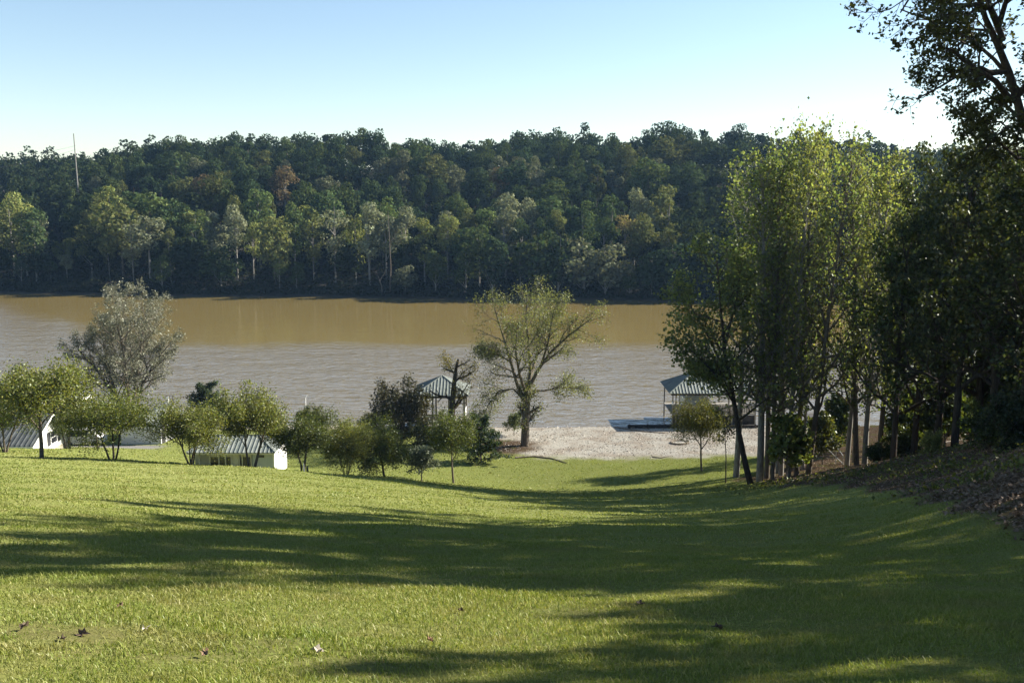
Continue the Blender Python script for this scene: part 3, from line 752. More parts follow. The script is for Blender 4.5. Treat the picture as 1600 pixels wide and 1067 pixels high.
# ---- poplar clump
LVP = [dict(n=38, start=.20, ang=62, angt=.35, len=.26, fall=.55, trop=.35, wander=.1, seg=4), dict(n=7, start=.2, ang=45, len=.45, trop=.1), dict(n=3, start=.2, ang=45, len=.5, trop=.0)]
POP = [make_tree(200+i, single_stem(24, .24, .025, ln), LVP, 4.4, .36, .23, 24, w, 'bark_pale' if i % 2 else 'bark', 'leaf_thin', 'poplar', .8) for i, (ln, w) in enumerate([((.0, .02), 7.5), ((-.05, .0), 6.5), ((.05, 0), 8.5), ((0, -.03), 7)])]
def top_scale(px, top, d, p, H):
    r = ray(px, top); return (EYE + r[2]/r[1]*d - p.z)/H
GP = 'tall trees of the poplar clump'
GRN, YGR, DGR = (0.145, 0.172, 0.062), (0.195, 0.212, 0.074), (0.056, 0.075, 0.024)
for px, d, top, proto, w, col, rz, lab in [
    (1187, 76, 235, 1, 1.25, GRN, 0, 'slim poplar at the left edge of the clump, behind the leaning trunk'),
    (1150, 81, 255, 3, 1.15, GRN, 2.2, 'lower poplar behind the leaning trunk, leftmost straight stem of the clump'),
    (1198, 78, 240, 0, 1.0, GRN, 1, 'straight grey poplar second from the left edge of the clump'),
    (1214, 82, 250, 1, .65, GRN, 5.5, 'slender dark poplar stem half hidden behind the bright bush'),
    (1254, 82, 230, 1, .65, GRN, 2.6, 'slender poplar stem between the tallest poplar and the thick dark trunk'),
    (1332, 84, 250, 1, .6, GRN, .7, 'slender poplar stem at the back of the fan of trunks'),
    (1208, 75, 225, 2, .80, GRN, 2, 'pale thin poplar third from the left edge of the clump'),
    (1220, 79, 205, 3, .90, GRN, 3, 'tall poplar in the middle of the clump behind the bright bush'),
    (1232, 75, 215, 1, .85, YGR, 4, 'pale-stemmed poplar just right of the bright bush'),
    (1244, 77, 182, 0, .95, YGR, 5, 'tallest poplar with the bare top against the sky'),
    (1262, 74, 205, 2, .95, GRN, 6, 'thick dark straight trunk right of the clump gap'),
    (1322, 80, 235, 3, .90, YGR, 1.5, 'left trunk of the fan of trunks by the handrail'),
    (1338, 76, 215, 2, .95, YGR, 2.5, 'pale middle trunk of the fan by the handrail'),
    (1350, 75, 235, 1, .95, YGR, 3.5, 'leaning pale trunk on the right of the fan by the handrail'),
    (1372, 78, 260, 0, .95, GRN, 4.5, 'dark trunk between the fan of trunks and the right woods')]:
    p = pos(px, d, 745)
    plant('poplar_tree', lab, 'tree', p, POP[proto], col, rz, (w, w, top_scale(px, top, d, p, 24)), GP)
b = pos(1172, 74, 752)
LP = [[(1174,760,74),(1164,720,74),(1154,670,74),(1146,620,74),(1134,560,73.5),(1126,480,73),(1120,400,72.5)], [(1148,630,74),(1120,585,73),(1085,550,72),(1060,530,71.5)], [(1146,610,74),(1105,520,75),(1075,470,76),(1060,450,76)], [(1132,540,73.5),(1150,470,72.5),(1160,400,71.5)], [(1140,590,74),(1110,580,74.5),(1085,575,75)]]
LEAN = make_tree(220, fan([local(b, q) for q in LP], [(.26, .06), (.1, .03), (.1, .03), (.12, .03), (.08, .02)]), [dict(n=13, start=.25, ang=48, len=.30, fall=.4, trop=.2, seg=4), dict(n=7, start=.2, ang=45, len=.5, trop=.0), dict(n=4, start=.2, ang=45, len=.5, trop=-.1)], 4.8, .34, .23, None, None, 'bark_dark', 'leaf_thin', 'leaning_tree', .8)
plant('poplar_tree', 'leaning curved tree with low outer branches at the left of the clump', 'tree', b, LEAN, (0.112, 0.136, 0.045), 0, 1.0, GP)
YNG = make_tree(221, single_stem(4.4, .07, .04), [dict(n=16, start=.25, ang=55, len=.42, fall=.4, trop=.2), dict(n=6, start=.2, ang=45, len=.5), dict(n=3, start=.2, ang=45, len=.5)], 8, .16, .30, 5, 3.6, 'bark', 'leaf', 'young_poplar', .85)
plant('young_tree', 'bright leafy young tree in front of the pale poplar stems', 'tree', pos(1228, 72, 745), YNG, (0.12, 0.15, 0.04), 0, (1.0, 1.0, 1.02))
plant('young_tree', 'leafy sapling at the shaded path by the thick dark trunk', 'tree', pos(1284, 84, 745), YNG, (0.075, 0.085, 0.03), 2, (.9, .9, .95))

# ---- right-hand woods
LVW = [dict(n=26, start=.20, ang=62, angt=.3, len=.40, fall=.5, trop=.25, wander=.12, seg=5), dict(n=8, start=.2, ang=45, len=.5, trop=.05), dict(n=5, start=.2, ang=45, len=.5, trop=-.05)]
WD = [make_tree(300+i, single_stem(16, .30, .035, ln), LVW, 8, .26, .27, 18, w, 'bark_dark', 'leaf', 'woods', .75) for i, (ln, w) in enumerate([((0, 0), 9.5), ((.04, .03), 8.5), ((-.04, 0), 10)])]
GW = 'dark trees of the right-hand woods'
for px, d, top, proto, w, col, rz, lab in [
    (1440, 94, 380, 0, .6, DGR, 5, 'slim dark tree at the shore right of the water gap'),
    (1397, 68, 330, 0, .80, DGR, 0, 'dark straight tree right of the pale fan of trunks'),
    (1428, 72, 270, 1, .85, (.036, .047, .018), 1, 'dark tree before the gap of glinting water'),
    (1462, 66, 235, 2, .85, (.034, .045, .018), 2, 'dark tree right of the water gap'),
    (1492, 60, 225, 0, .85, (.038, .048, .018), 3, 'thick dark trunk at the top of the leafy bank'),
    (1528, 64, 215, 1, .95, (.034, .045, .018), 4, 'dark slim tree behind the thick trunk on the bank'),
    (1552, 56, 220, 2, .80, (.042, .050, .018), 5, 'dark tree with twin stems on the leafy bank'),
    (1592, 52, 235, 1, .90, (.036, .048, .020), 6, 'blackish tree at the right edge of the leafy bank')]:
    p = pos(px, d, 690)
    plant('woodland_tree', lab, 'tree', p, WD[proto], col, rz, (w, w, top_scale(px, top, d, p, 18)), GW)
for k, (X, Y, s, pr) in enumerate([(40, 50, 1.1, 1), (49, 57, 1.1, 0), (36, 44, 1.0, 2), (45, 61, 1.15, 2), (43, 43, 1.1, 0), (54, 66, 1.2, 1)]):
    plant('woodland_tree', 'tall dark tree deep in the woods beyond the right edge', 'tree', (X, Y, gz(X, Y)), WD[pr], DGR, k*1.3, s, GW)

for px, d, w, col, rz, lab in [(1412, 78, 1.1, DGR, 0, 'low understory tree left of the water gap'), (1476, 72, 1.15, (.05, .07, .02), 1, 'understory tree between the woods trunks right of the water gap'), (1518, 74, 1.2, (.07, .09, .025), 2, 'greener understory tree behind the thick trunk on the bank'),
        (1568, 66, 1.2, (.045, .06, .02), 3, 'understory tree behind the twin-stemmed dark tree'), (1600, 62, 1.3, (.04, .055, .02), 4, 'understory tree at the far right edge of the woods'), (1300, 92, 1.0, DGR, 5, 'understory tree by the dark jetty')]:
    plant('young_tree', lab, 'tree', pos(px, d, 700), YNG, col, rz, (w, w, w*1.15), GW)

# ---- near oak leaning in from the right
b = Vector((16.6, 26.5, gz(16.6, 26.5)))
tr = [(1668,330,26.5),(1640,262,26.4),(1600,194,26.2),(1577,115,26.0),(1557,66,25.8),(1540,30,25.6),(1522,-30,25.3),(1500,-110,25)]
OP = [tr, [(1577,158,26.1),(1537,127,25.6),(1497,112,25.0),(1457,96,24.5),(1425,78,24.1),(1395,70,23.8)], [(1572,112,26.0),(1510,113,26.8),(1450,121,27.4),(1405,119,27.8),(1385,122,28)],
      [(1556,62,25.8),(1523,14,25.2),(1484,8,24.6),(1447,10,24.1),(1410,30,23.6),(1378,48,23.2)], [(1598,190,26.2),(1560,163,26.8),(1528,175,27.3),(1494,187,27.7),(1470,186,28)], [(1625,240,26.4),(1590,248,25.6),(1550,225,24.8),(1520,196,24.2)],
      [(1560,75,25.8),(1520,48,26.6),(1475,46,27.4),(1430,52,28),(1400,40,28.4)], [(1543,36,25.6),(1500,-20,26.4),(1450,-60,27),(1400,-80,27.6)], [(1545,40,25.6),(1575,-20,25),(1610,-90,24.2)], [(1590,150,26.1),(1640,90,25.4),(1690,20,24.6)],
      [(1520,-20,25.3),(1470,-60,24.2),(1420,-50,23.2),(1370,-20,22.4),(1345,20,22)], [(1530,-40,25.4),(1580,-130,26.5),(1620,-200,27.5)], [(1640,262,26.4),(1700,180,27.4),(1760,90,28.6)], [(1610,215,26.2),(1660,140,28),(1700,60,30)], [(1500,-110,25),(1440,-170,25.8),(1380,-200,26.6)],
      [(1600,195,26.2),(1565,200,25.2),(1535,215,24.4),(1510,235,23.8)]]
trunk0 = [tuple(np.array((0, 0, -.3))), ]
OP = [q if i == 0 else [(x + 62*min(1, max(0, (1585-x)/160)), y, d) for x, y, d in q] for i, q in enumerate(OP)]
loc = [local(b, q) for q in OP]
loc[0] = np.concatenate([np.array([[0, 0, -.4], [-.05, 0, 1.6]]), loc[0]])
OAK = make_tree(400, fan(loc, [(.18, .04)] + [(.085, .015), (.07, .015), (.08, .015), (.055, .012), (.06, .015), (.05, .012), (.07, .015), (.08, .02), (.09, .02), (.07, .015), (.08, .02), (.12, .02), (.10, .02), (.07, .015), (.05, .012)]),
                [dict(n=10, start=.22, ang=45, len=.36, fall=.35, trop=.15, wander=.16, seg=5), dict(n=6, start=.2, ang=45, len=.5, trop=.1, wander=.2), dict(n=4, start=.3, ang=45, len=.5, trop=.0, wander=.2)], 4.6, .08, .115, None, None, 'bark_dark', 'leaf', 'oak', .6, start=.4)
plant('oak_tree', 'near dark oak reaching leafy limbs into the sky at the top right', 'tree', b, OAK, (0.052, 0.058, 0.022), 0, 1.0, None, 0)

# ---- trees uphill to the right whose shade lies across the lawn
CAST = make_tree(410, single_stem(13, .34, .05), [dict(n=14, start=.42, ang=65, angt=.3, len=.5, fall=.4, trop=.25, wander=.12, seg=5), dict(n=8, start=.25, ang=45, len=.45), dict(n=5, start=.2, ang=45, len=.5)], 14, .18, .32, 16, 11.5, 'bark_dark', 'leaf_dense', 'hill_oak')
for q, t, H, wx, rz in [(16.2, 38, 25.5, 1.02, 0), (21.5, 45, 28, 1.0, 1), (26.6, 41, 26, .98, 2), (22, 56, 32, 1.1, 3), (10.8, 31, 15.4, .7, 4), (8.2, 28, 14.2, .5, .8), (9.5, 40, 19.3, .8, 2.2), (5.4, 25, 13.1, .70, 5), (1.0, 26, 12.6, .8, 3.3), (-2.5, 24, 12, .9, 6), (4.0, 36, 18, .95, .5), (-3, 15, 9, .8, 1.2)]:
    X, Y = -.342*q + .94*t, .94*q + .342*t; s = (wx, wx, H/16)
    plant('oak_tree', 'broad oak on the hillside just beyond the right edge, shading the lawn', 'tree', (X, Y, gz(X, Y)), CAST, (0.05, 0.06, 0.022), rz, s, 'oaks uphill beyond the right edge')

# ---- shrubs and weeds on the leafy bank
for px, d, s, col, lab in [(1415, 74, 1.0, DGR, 'dark shrub below the gap of glinting water'), (1545, 50, .9, DGR, 'dark shrub at the right of the thick trunk on the bank'), (1585, 46, 1.1, (.03, .042, .02), 'blackish shrub at the right edge under the oak'),
                           (1455, 60, .55, YGR, 'small yellow-green shrub on the bank by the thick trunk'), (1375, 72, .7, DGR, 'dark shrub at the foot of the poplar clump')]:
    plant('shrub', lab, 'shrub', pos(px, d, 690), BUSH, col, px*.1, s)

def scatter_cards(name, label, cat, n, region, size, hmax, mat, color, seed, up=1.5, aspect=.6):
    rng = np.random.default_rng(seed)
    X, Y = region(rng, n); Z = ground(X, Y) + hmax*rng.random(len(X))**1.5 + .01
    C = np.stack([X, Y, Z], 1)
    me = leaves_mesh(name, C, rng.normal(size=C.shape) + [0, 0, up], size*rng.uniform(.5, 1.5, len(X)), rng, M[mat], aspect, .3)
    tag(link(name, me, None, color), label, cat, kind='stuff')
def bank_region(rng, n):
    Y = rng.uniform(9, 106, n*4); X = Y*rng.uniform(.16, .78, n*4)
    _, l, _ = masks(X, Y); k = l > rng.random(n*4)
    w = np.clip(18/Y, .2, 1) > rng.random(n*4)
    k &= w
    return X[k][:n], Y[k][:n]
scatter_cards('leaf_litter', 'fallen brown leaves lying over the wooded bank', 'leaf litter', 32000, bank_region, .12, .05, 'dead_leaf', (0.24, 0.165, 0.105), 9)
def patch_region(rng, n):
    c = np.array([[hit(px, py).x, hit(px, py).y] for px, py in [(1370, 735), (1440, 735), (1500, 730), (1580, 728), (1545, 745), (1330, 745), (1250, 752), (1190, 760), (1480, 705)]])
    i = rng.integers(len(c), size=n)
    return c[i, 0] + rng.normal(0, 1.5, n), c[i, 1] + rng.normal(0, 2.2, n)
scatter_cards('weeds', 'low green weeds growing in patches on the wooded bank', 'weeds', 3000, patch_region, .16, .35, 'leaf', (0.11, 0.125, 0.035), 10, .6)
def beach_region(rng, n):
    Y = rng.uniform(92, 108.5, n*3); X = rng.uniform(-8, 40, n*3)
    b_, l_, _ = masks(X, Y); k = b_ > .45
    k &= (wob(X, Y, .7)*.5 + rng.random(n*3)*1.1) > .35
    return X[k][:n], Y[k][:n]
scatter_cards('beach_litter', 'dark stones and leaves strewn over the gravel beach', 'beach litter', 3600, beach_region, .12, .05, 'dead_leaf', (0.22, 0.18, 0.14), 12, 1.0)
scatter_cards('pebbles', 'pale pebbles strewn over the gravel beach', 'pebbles', 4000, beach_region, .13, .05, 'dead_leaf', (0.62, 0.57, 0.50), 13, 1.0)

# ------------------------------------------------------------------ grass
def grass():
    rng = np.random.default_rng(3)
    V, Fq, Rn, base = [], [], [], 0
    for y0, y1, dens, wd, ln in [(3.5, 7.5, 2900, .0075, .036), (7.5, 13, 1900, .010, .040), (13, 22, 850, .016, .036), (22, 36, 240, .028, .038), (36, 62, 60, .05, .042), (62, 96, 22, .09, .06)]:
        wmax = .60*y1 + 1.5
        n = int((y1-y0)*2*wmax*dens)
        Y = rng.uniform(y0, y1, n); X = rng.uniform(-wmax, wmax, n)
        k = np.abs(X) < .62*Y + 1.2
        X, Y = X[k], Y[k]
        b_, l_, dr = masks(X, Y); k = (np.maximum(np.maximum(b_, l_), dr) < .4) 
        # thin, worn places
        thin = wob(X, Y, .9)*.5 + wob(X+40, Y, 2.3)*.5 - 3*np.clip(l_ - .08, 0, 1)
        k &= (thin > -.55) | (rng.random(len(X)) < .45)
        X, Y = X[k], Y[k]; n = len(X)
        Z = ground(X, Y)
        h = ln*rng.gamma(6, 1/6., n)*(1 + .35*wob(X, Y, 1.6)); a = rng.random(n)*6.283; w_ = wd*rng.uniform(.6, 1.3, n)*.5
        lean = rng.uniform(.25, 1.05, n)*h; a2 = rng.random(n)*6.283
        P = np.stack([X, Y, Z - .01], 1)
        side = np.stack([np.cos(a), np.sin(a), 0*a], 1)*w_[:, None]
        ld = np.stack([np.cos(a2), np.sin(a2), 0*a2], 1)
        mid = P + ld*(lean*.35)[:, None] + np.array([0, 0, 1])*(h*.62)[:, None]
        tip = P + ld*lean[:, None] + np.array([0, 0, 1])*(h*.95)[:, None]
        v = np.stack([P - side, P + side, mid + side*.75, mid - side*.75, tip], 1).reshape(-1, 3)
        i = base + np.arange(n)*5
        V.append(v); Fq.append((i, n)); base += 5*n
        r = np.clip(rng.random(n)*.75 + .25*(wob(X, Y, .35)*.5+.5), 0, 1)
        Rn.append(np.repeat(r, 5))
    quads = np.concatenate([np.stack([i, i+1, i+2, i+3], 1) for i, n in Fq])
    tris = np.concatenate([np.stack([i+3, i+2, i+4], 1) for i, n in Fq])
    m, nt, out = new_mat('grass_blade')
    at_ = N(nt, 'ShaderNodeAttribute', attribute_name='rnd')
    tc = N(nt, 'ShaderNodeTexCoord')
    c = ramp(nt, at_.outputs['Fac'], [(0.0, (0.10, 0.145, 0.026)), (0.4, (0.168, 0.212, 0.042)), (0.72, (0.245, 0.265, 0.07)), (0.9, (0.34, 0.315, 0.125)), (1.0, (0.44, 0.38, 0.19))])
    spx = N(nt, 'ShaderNodeSeparateXYZ'); nt.links.new(tc.outputs['Object'], spx.inputs[0])
    dry = mathn(nt, 'MULTIPLY', ramp(nt, mathn(nt, 'MULTIPLY', spx.outputs[1], 0.01), [(0.10, (.15,.15,.15)), (0.34, (1,1,1))]), ramp(nt, noise(nt, tc.outputs['Object'], .35, 3), [(0.42, (0,0,0)), (0.62, (.7,.7,.7))]))
    c = mixc(nt, dry, c, (0.240, 0.265, 0.09))
    c = mixc(nt, ramp(nt, noise(nt, tc.outputs['Object'], 1.1, 4, .6), [(0.5, (0,0,0)), (0.66, (.6,.6,.6))]), c, (0.25, 0.215, 0.095))
    c = mixc(nt, ramp(nt, noise(nt, tc.outputs['Object'], .55, 3, .6, .5), [(0.54, (0,0,0)), (0.7, (.55,.55,.55))]), c, (0.105, 0.17, 0.03))
    d = N(nt, 'ShaderNodeBsdfDiffuse'); nt.links.new(c, d.inputs['Color'])
    t = N(nt, 'ShaderNodeBsdfTranslucent'); nt.links.new(mixc(nt, 1.0, c, (1.2, 1.2, .5), 'MULTIPLY'), t.inputs['Color'])
    mx = N(nt, 'ShaderNodeMixShader'); mx.inputs[0].default_value = .28
    nt.links.new(d.outputs[0], mx.inputs[1]); nt.links.new(t.outputs[0], mx.inputs[2])
    g = N(nt, 'ShaderNodeBsdfGlossy', Roughness=0.4); m2 = N(nt, 'ShaderNodeMixShader'); m2.inputs[0].default_value = .012
    nt.links.new(mx.outputs[0], m2.inputs[1]); nt.links.new(g.outputs[0], m2.inputs[2])
    nt.links.new(m2.outputs[0], out.inputs['Surface'])
    me = mesh_np('grass', np.concatenate(V), [quads, tris], m, rnd=np.concatenate(Rn))
    tag(link('grass', me), 'short mown grass covering the hillside lawn', 'grass', kind='stuff')
grass()

# dead leaves lying on the lawn
rng = np.random.default_rng(8)
for px, py, s, col, lab in [
    (228, 988, .11, (.45, .40, .30), 'pale curled dead leaf, topmost of those in the left foreground'), (320, 1028, .12, (.20, .12, .07), 'dark brown dead leaf left of the pale crumpled one'),
    (497, 1022, .12, (.45, .39, .30), 'pale crumpled dead leaf in the middle of the foreground'), (672, 1006, .10, (.30, .17, .10), 'reddish brown dead leaf standing on edge near the shade'),
    (130, 997, .13, (.16, .11, .075), 'wide dark dead leaf in the worn patch of grass'), (97, 1005, .10, (.15, .105, .07), 'small dark dead leaf left of the wide one in the worn patch'),
    (38, 985, .12, (.12, .085, .055), 'brown dead leaf nearest the left edge'), (1000, 948, .12, (.10, .07, .045), 'dark dead leaf on the sunlit strip near the right shade'),
    (188, 951, .09, (.15, .1, .06), 'tiny brown dead leaf just below the long shadow at left'), (720, 958, .09, (.12, .085, .05), 'tiny dark dead leaf below the middle of the long shadow'), (1122, 985, .12, (.09, .06, .04), 'dark dead leaf lying in the right-hand shade')]:
    p = hit(px, py); s *= .78
    n = 9; pts = []
    for i in range(14):
        a = 6.283*i/14; r = s*.5*(1 + .32*math.cos(5*a))*(1.25 if i == 0 else 1)
        x, y = r*math.cos(a), r*.72*math.sin(a)
        pts.append((x, y, .35*s*(abs(y)/(s*.4))**1.5 + rng.normal(0, .012)))
    m_ = MB(); c0 = (0, 0, 0)
    m_.v = [c0] + pts + [(x, y, z-.004) for x, y, z in [c0] + pts]
    m_.f = [[0, 1+i, 1+(i+1) % 14] for i in range(14)] + [[15, 16+(i+1) % 14, 16+i] for i in range(14)] + [[1+i, 16+i, 16+(i+1) % 14, 1+(i+1) % 14] for i in range(14)]
    o = m_.build('dead_leaf', M['dead_leaf'], None, col)
    o.location = p + Vector((0, 0, .04)); o.rotation_euler = (rng.normal(.3, .2), rng.normal(0, .25), rng.random()*6.28)
    tag(o, lab, 'dead leaf', 'dead leaves on the lawn')

# ------------------------------------------------------------------ buildings
def corrug(mb, O, U, Vv, W, w0, w1, per=.36, amp=.055, th=.05):
    """ribbed metal sheet: eave of width W along U from O, ridge from w0 to w1, Vv from eave to ridge"""
    O, U, Vv = Vector(O), Vector(U).normalized(), Vector(Vv); nn = U.cross(Vv).normalized()
    def top(s):
        t = 1.0
        if w0 > 1e-4: t = min(t, s/w0)
        if W - w1 > 1e-4: t = min(t, (W-s)/(W-w1))
        return max(0.0, t)
    S = [(0, 0)]; n = max(1, round(W/per)); p = W/n
    for i in range(n): S += [((i+.34)*p, amp), ((i+.62)*p, 0), ((i+1)*p, 0)]
    for (s0, h0), (s1, h1) in zip(S[:-1], S[1:]):
        a, b = O + U*s0 + nn*h0, O + U*s1 + nn*h1
        t0, t1 = top(s0), top(s1)
        q = [a, b]
        if t1 > 1e-3: q.append(b + Vv*t1)
        if t0 > 1e-3: q.append(a + Vv*t0)
        if len(q) > 2: mb.poly(q)
    lo = -nn*th
    q = [O + lo, O + U*W + lo, O + U*w1 + Vv + lo] + ([O + U*w0 + Vv + lo] if w1 - w0 > 1e-3 else [])
    mb.poly(list(reversed(q)))
    mb.poly([O + lo, O, O + U*W, O + U*W + lo][::-1])

def hip_roof(x0, x1, y0, y1, z, h, inset):
    mb = MB(); W, D = x1-x0, y1-y0; ym = (y0+y1)/2
    corrug(mb, (x0, y0, z), (1, 0, 0), (0, D/2, h), W, inset, W-inset)
    corrug(mb, (x1, y1, z), (-1, 0, 0), (0, -D/2, h), W, inset, W-inset)
    corrug(mb, (x1, y0, z), (0, 1, 0), (-inset, 0, h), D, D/2, D/2)
    corrug(mb, (x0, y1, z), (0, -1, 0), (inset, 0, h), D, D/2, D/2)
    return mb
def hip_caps(x0, x1, y0, y1, z, h, inset, r=.06):
    ym = (y0+y1)/2; a, b = (x0+inset, ym, z+h+.03), (x1-inset, ym, z+h+.03); mb = MB()
    if (x1-x0-2*inset) > .1: mb.bar(a, b, r)
    for c, e in (((x0, y0, z+.03), a), ((x0, y1, z+.03), a), ((x1, y0, z+.03), b), ((x1, y1, z+.03), b)): mb.bar(c, e, r)
    return mb

# white cottage at the left edge
cx0, cx1, cy0, cy1 = -57.0, -42.0, 83.7, 91.0; zb, ze, zr = 2.0, 4.4, 6.2; ym = (cy0+cy1)/2
o = empty('cottage', 'white cottage with dark ribbed metal roof and shuttered gable window', 'house', (cx1, cy0, 3.0))
def P_(mb, name, mat, par=o, **k):
    ob = mb.build(name, M[mat], par, **k); ob.matrix_parent_inverse = Matrix.Translation(-par.location) if par.type == 'EMPTY' else Matrix.Identity(4); return ob
mb = MB().box(cx0, cx1, cy0, cy1, zb+.9, ze)
mb.poly([(cx1, cy0, ze+.001), (cx1, cy1, ze+.001), (cx1, ym, zr-.04)]).poly([(cx0, cy1, ze), (cx0, cy0, ze), (cx0, ym, zr-.04)])
P_(mb, 'wall', 'white_siding')
P_(MB().box(cx0-.04, cx1+.04, cy0-.04, cy1+.04, zb-1.2, zb+.9), 'foundation', 'found')
mb = MB(); Lr = cx1-cx0+.7; sl = (zr-ze)/(ym-cy0)
for yy, U, O in ((cy0-.45, (1, 0, 0), (cx0-.35, cy0-.45, ze-.45*sl+.06)), (cy1+.45, (-1, 0, 0), (cx1+.35, cy1+.45, ze-.45*sl+.06))):
    corrug(mb, O, U, (0, (ym-cy0+.45)*(1 if yy < ym else -1), (ym-cy0+.45)*sl), Lr, 0, Lr, .42, .05)
P_(mb, 'roof', 'roof_dark')
mb = MB(); e = .36
for s_, yy in ((1, cy0-.45), (-1, cy1+.45)):
    zz = ze-.45*sl
    mb.poly([(cx1+e, yy, zz-.16), (cx1+e, ym, zr-.16), (cx1+e, ym, zr+.04), (cx1+e, yy, zz+.04)][::s_])
mb.box(cx0-.35, cx1+.34, cy0-.49, cy0-.452, ze-.45*sl-.16, ze-.45*sl+.02)
P_(mb, 'fascia', 'white_paint')
# raised porch roof on the left half of the front slope
mb = MB(); xL, xR = cx0-.3, -47.4
corrug(mb, (xL, cy0-1.0, ze-.10), (1, 0, 0), (0, ym-cy0+1.0, zr-ze+.35), xR-xL, 0, xR-xL, .42, .05)
P_(mb, 'porch_roof', 'roof_dark')
P_(MB().poly([(xR+.01, cy0-1.0, ze-.30), (xR+.01, ym, zr+.02), (xR+.01, ym, zr+.26), (xR+.01, cy0-1.0, ze-.08)]).box(xL, xR, cy0-1.05, cy0-1.003, ze-.30, ze-.09), 'porch_fascia', 'white_paint')
P_(MB().box(xL+.2, xR-.4, cy0-.9, cy0-.01, zb, ze-.12), 'porch_wall', 'grey_wall')
wy, wz0, wz1 = 87.8, 3.35, 4.6
win = P_(MB().box(cx1+.003, cx1+.05, wy-.62, wy+.62, wz0, wz1), 'window', 'white_paint')
for y0, z0, y1, z1 in ((wy-.54, wz0+.08, wy+.54, (wz0+wz1)/2-.03), (wy-.54, (wz0+wz1)/2+.03, wy+.54, wz1-.08)):
    c = MB().box(cx1+.04, cx1+.058, y0, y1, z0, z1).build('pane', M['dark_glass'], win)
for yy in (wy-1.0, wy+1.0):
    P_(MB().box(cx1+.003, cx1+.06, yy-.24, yy+.24, wz0, wz1), 'shutter', 'shutter')

# white shed behind the row
sx0, sx1, sy0, sy1, sb, se = -39.4, -35.4, 96.6, 103.4, .35, 2.75
o = empty('shed', 'low white shed with grey shaded front behind the row of trees', 'shed', (sx1, sy0, .8))
P_(MB().box(sx0, sx1, sy0, sy1, sb-.6, se), 'wall', 'white_siding', o)
mb = MB(); W = sy1-sy0+.6
corrug(mb, (sx0-.3, sy1+.3, se), (0, -1, 0), (2.3, 0, .75), W, 0, W, .4, .04); corrug(mb, (sx1+.3, sy0-.3, se), (0, 1, 0), (-2.3, 0, .75), W, 0, W, .4, .04)
P_(mb, 'roof', 'roof', o)
P_(MB().box(sx1-.16, sx1+.04, sy0-.05, sy0+.14, sb-.4, se-.02), 'corner_trim', 'white_paint', o)
P_(MB().box(sx1+.004, sx1+.05, sy0+.25, sy0+1.15, sb, se-.35), 'door', 'wood_dark', o)
mb = MB()
for i in range(17): mb.box(sx1+.002, sx1+.03, sy0+1.35+i*.32, sy0+1.41+i*.32, sb-.3, se-.05)
P_(mb, 'batten', 'white_paint', o)

# picnic shelter
bx0, bx1, by0, by1, bb, be = -26.9, -19.9, 80.0, 83.7, 1.9, 4.62
o = empty('picnic_shelter', 'small pavilion with green ribbed hip roof, open front and white end wall', 'pavilion', ((bx0+bx1)/2, by0, bb))
P_(hip_roof(bx0-.25, bx1+.15, by0-.35, by1+.35, be, .95, 1.9), 'roof', 'roof', o)
P_(hip_caps(bx0-.25, bx1+.15, by0-.35, by1+.35, be, .95, 1.9), 'ridge_cap', 'roof', o)
P_(MB().box(bx0-.2, bx1+.1, by0-.30, by0-.26, be-.17, be-.01), 'fascia', 'cream_wall', o)
P_(MB().box(bx0, bx1, by0-.1, by1+.1, bb-.6, bb), 'floor_slab', 'found', o)
P_(MB().box(bx1-.12, bx1, by0, by1+.75, bb, be-.02).box(bx1-.10, bx1-.02, by1+.75, by1+1.1, be-.5, be+.05), 'end_wall', 'white_siding', o)
P_(MB().box(bx0+.1, bx1-.13, by1-.12, by1, bb, be-.02), 'back_wall', 'grey_wall', o)
P_(MB().box(-21.75, bx1-.125, by0+.02, by0+.14, bb, be-.02), 'front_wall', 'grey_wall', o)
P_(MB().box(-21.4, -20.75, by0-.005, by0+.018, 4.12, 4.34), 'vent', 'dark_glass', o)
for x0, x1 in ((-25.25, -23.55), (-22.75, -21.95)):
    P_(MB().box(x0, x1, by0+.10, by0+.14, 4.15, be-.05), 'blind', 'cream_wall', o)
    P_(MB().box(x0, x1, by0+.11, by0+.15, bb+.35, 4.14), 'screen', 'dark_glass', o)
P_(MB().box(-23.5, -22.95, by0+.06, by0+.12, bb, be-.05), 'door', 'cream_wall', o)
for x in (bx0+.12, -26.2, -25.33, -24.55, -24.0, -23.52, -22.86, -22.6, -21.86):
    P_(MB().box(x-.045, x+.045, by0+.0, by0+.09, bb, be-.03), 'post', 'cream_wall', o)
P_(MB().box(bx0+.05, -25.4, by0+.9, by0+.96, bb, be-.1), 'partition', 'cream_wall', o)
P_(MB().box(-25.75, -25.45, by0+.35, by0+.75, bb, 3.35), 'sink', 'white_paint', o)

# lakeside gazebo
gx, gy = -7.75, 107.4; hw = 3.05
o = empty('gazebo', 'square lakeside gazebo with pointed green ribbed roof behind the vine-hung trunk', 'gazebo', (gx, gy, .1))
P_(hip_roof(gx-hw, gx+hw, gy-hw, gy+hw, 4.30, 1.65, hw-.02), 'roof', 'roof', o)
P_(hip_caps(gx-hw, gx+hw, gy-hw, gy+hw, 4.30, 1.65, hw-.02), 'ridge_cap', 'roof', o)
P_(MB().box(gx-hw+.2, gx+hw-.2, gy-hw+.2, gy-hw+.3, 4.02, 4.26).box(gx-hw+.2, gx+hw-.2, gy+hw-.3, gy+hw-.2, 4.02, 4.26).box(gx-hw+.2, gx-hw+.3, gy-hw+.301, gy+hw-.301, 4.02, 4.26).box(gx+hw-.3, gx+hw-.2, gy-hw+.301, gy+hw-.301, 4.02, 4.26), 'beam', 'wood_dark', o)
P_(MB().box(gx-hw+.1, gx+hw-.1, gy-hw+.1, gy+hw-.1, .75, .95), 'deck', 'wood_grey', o)
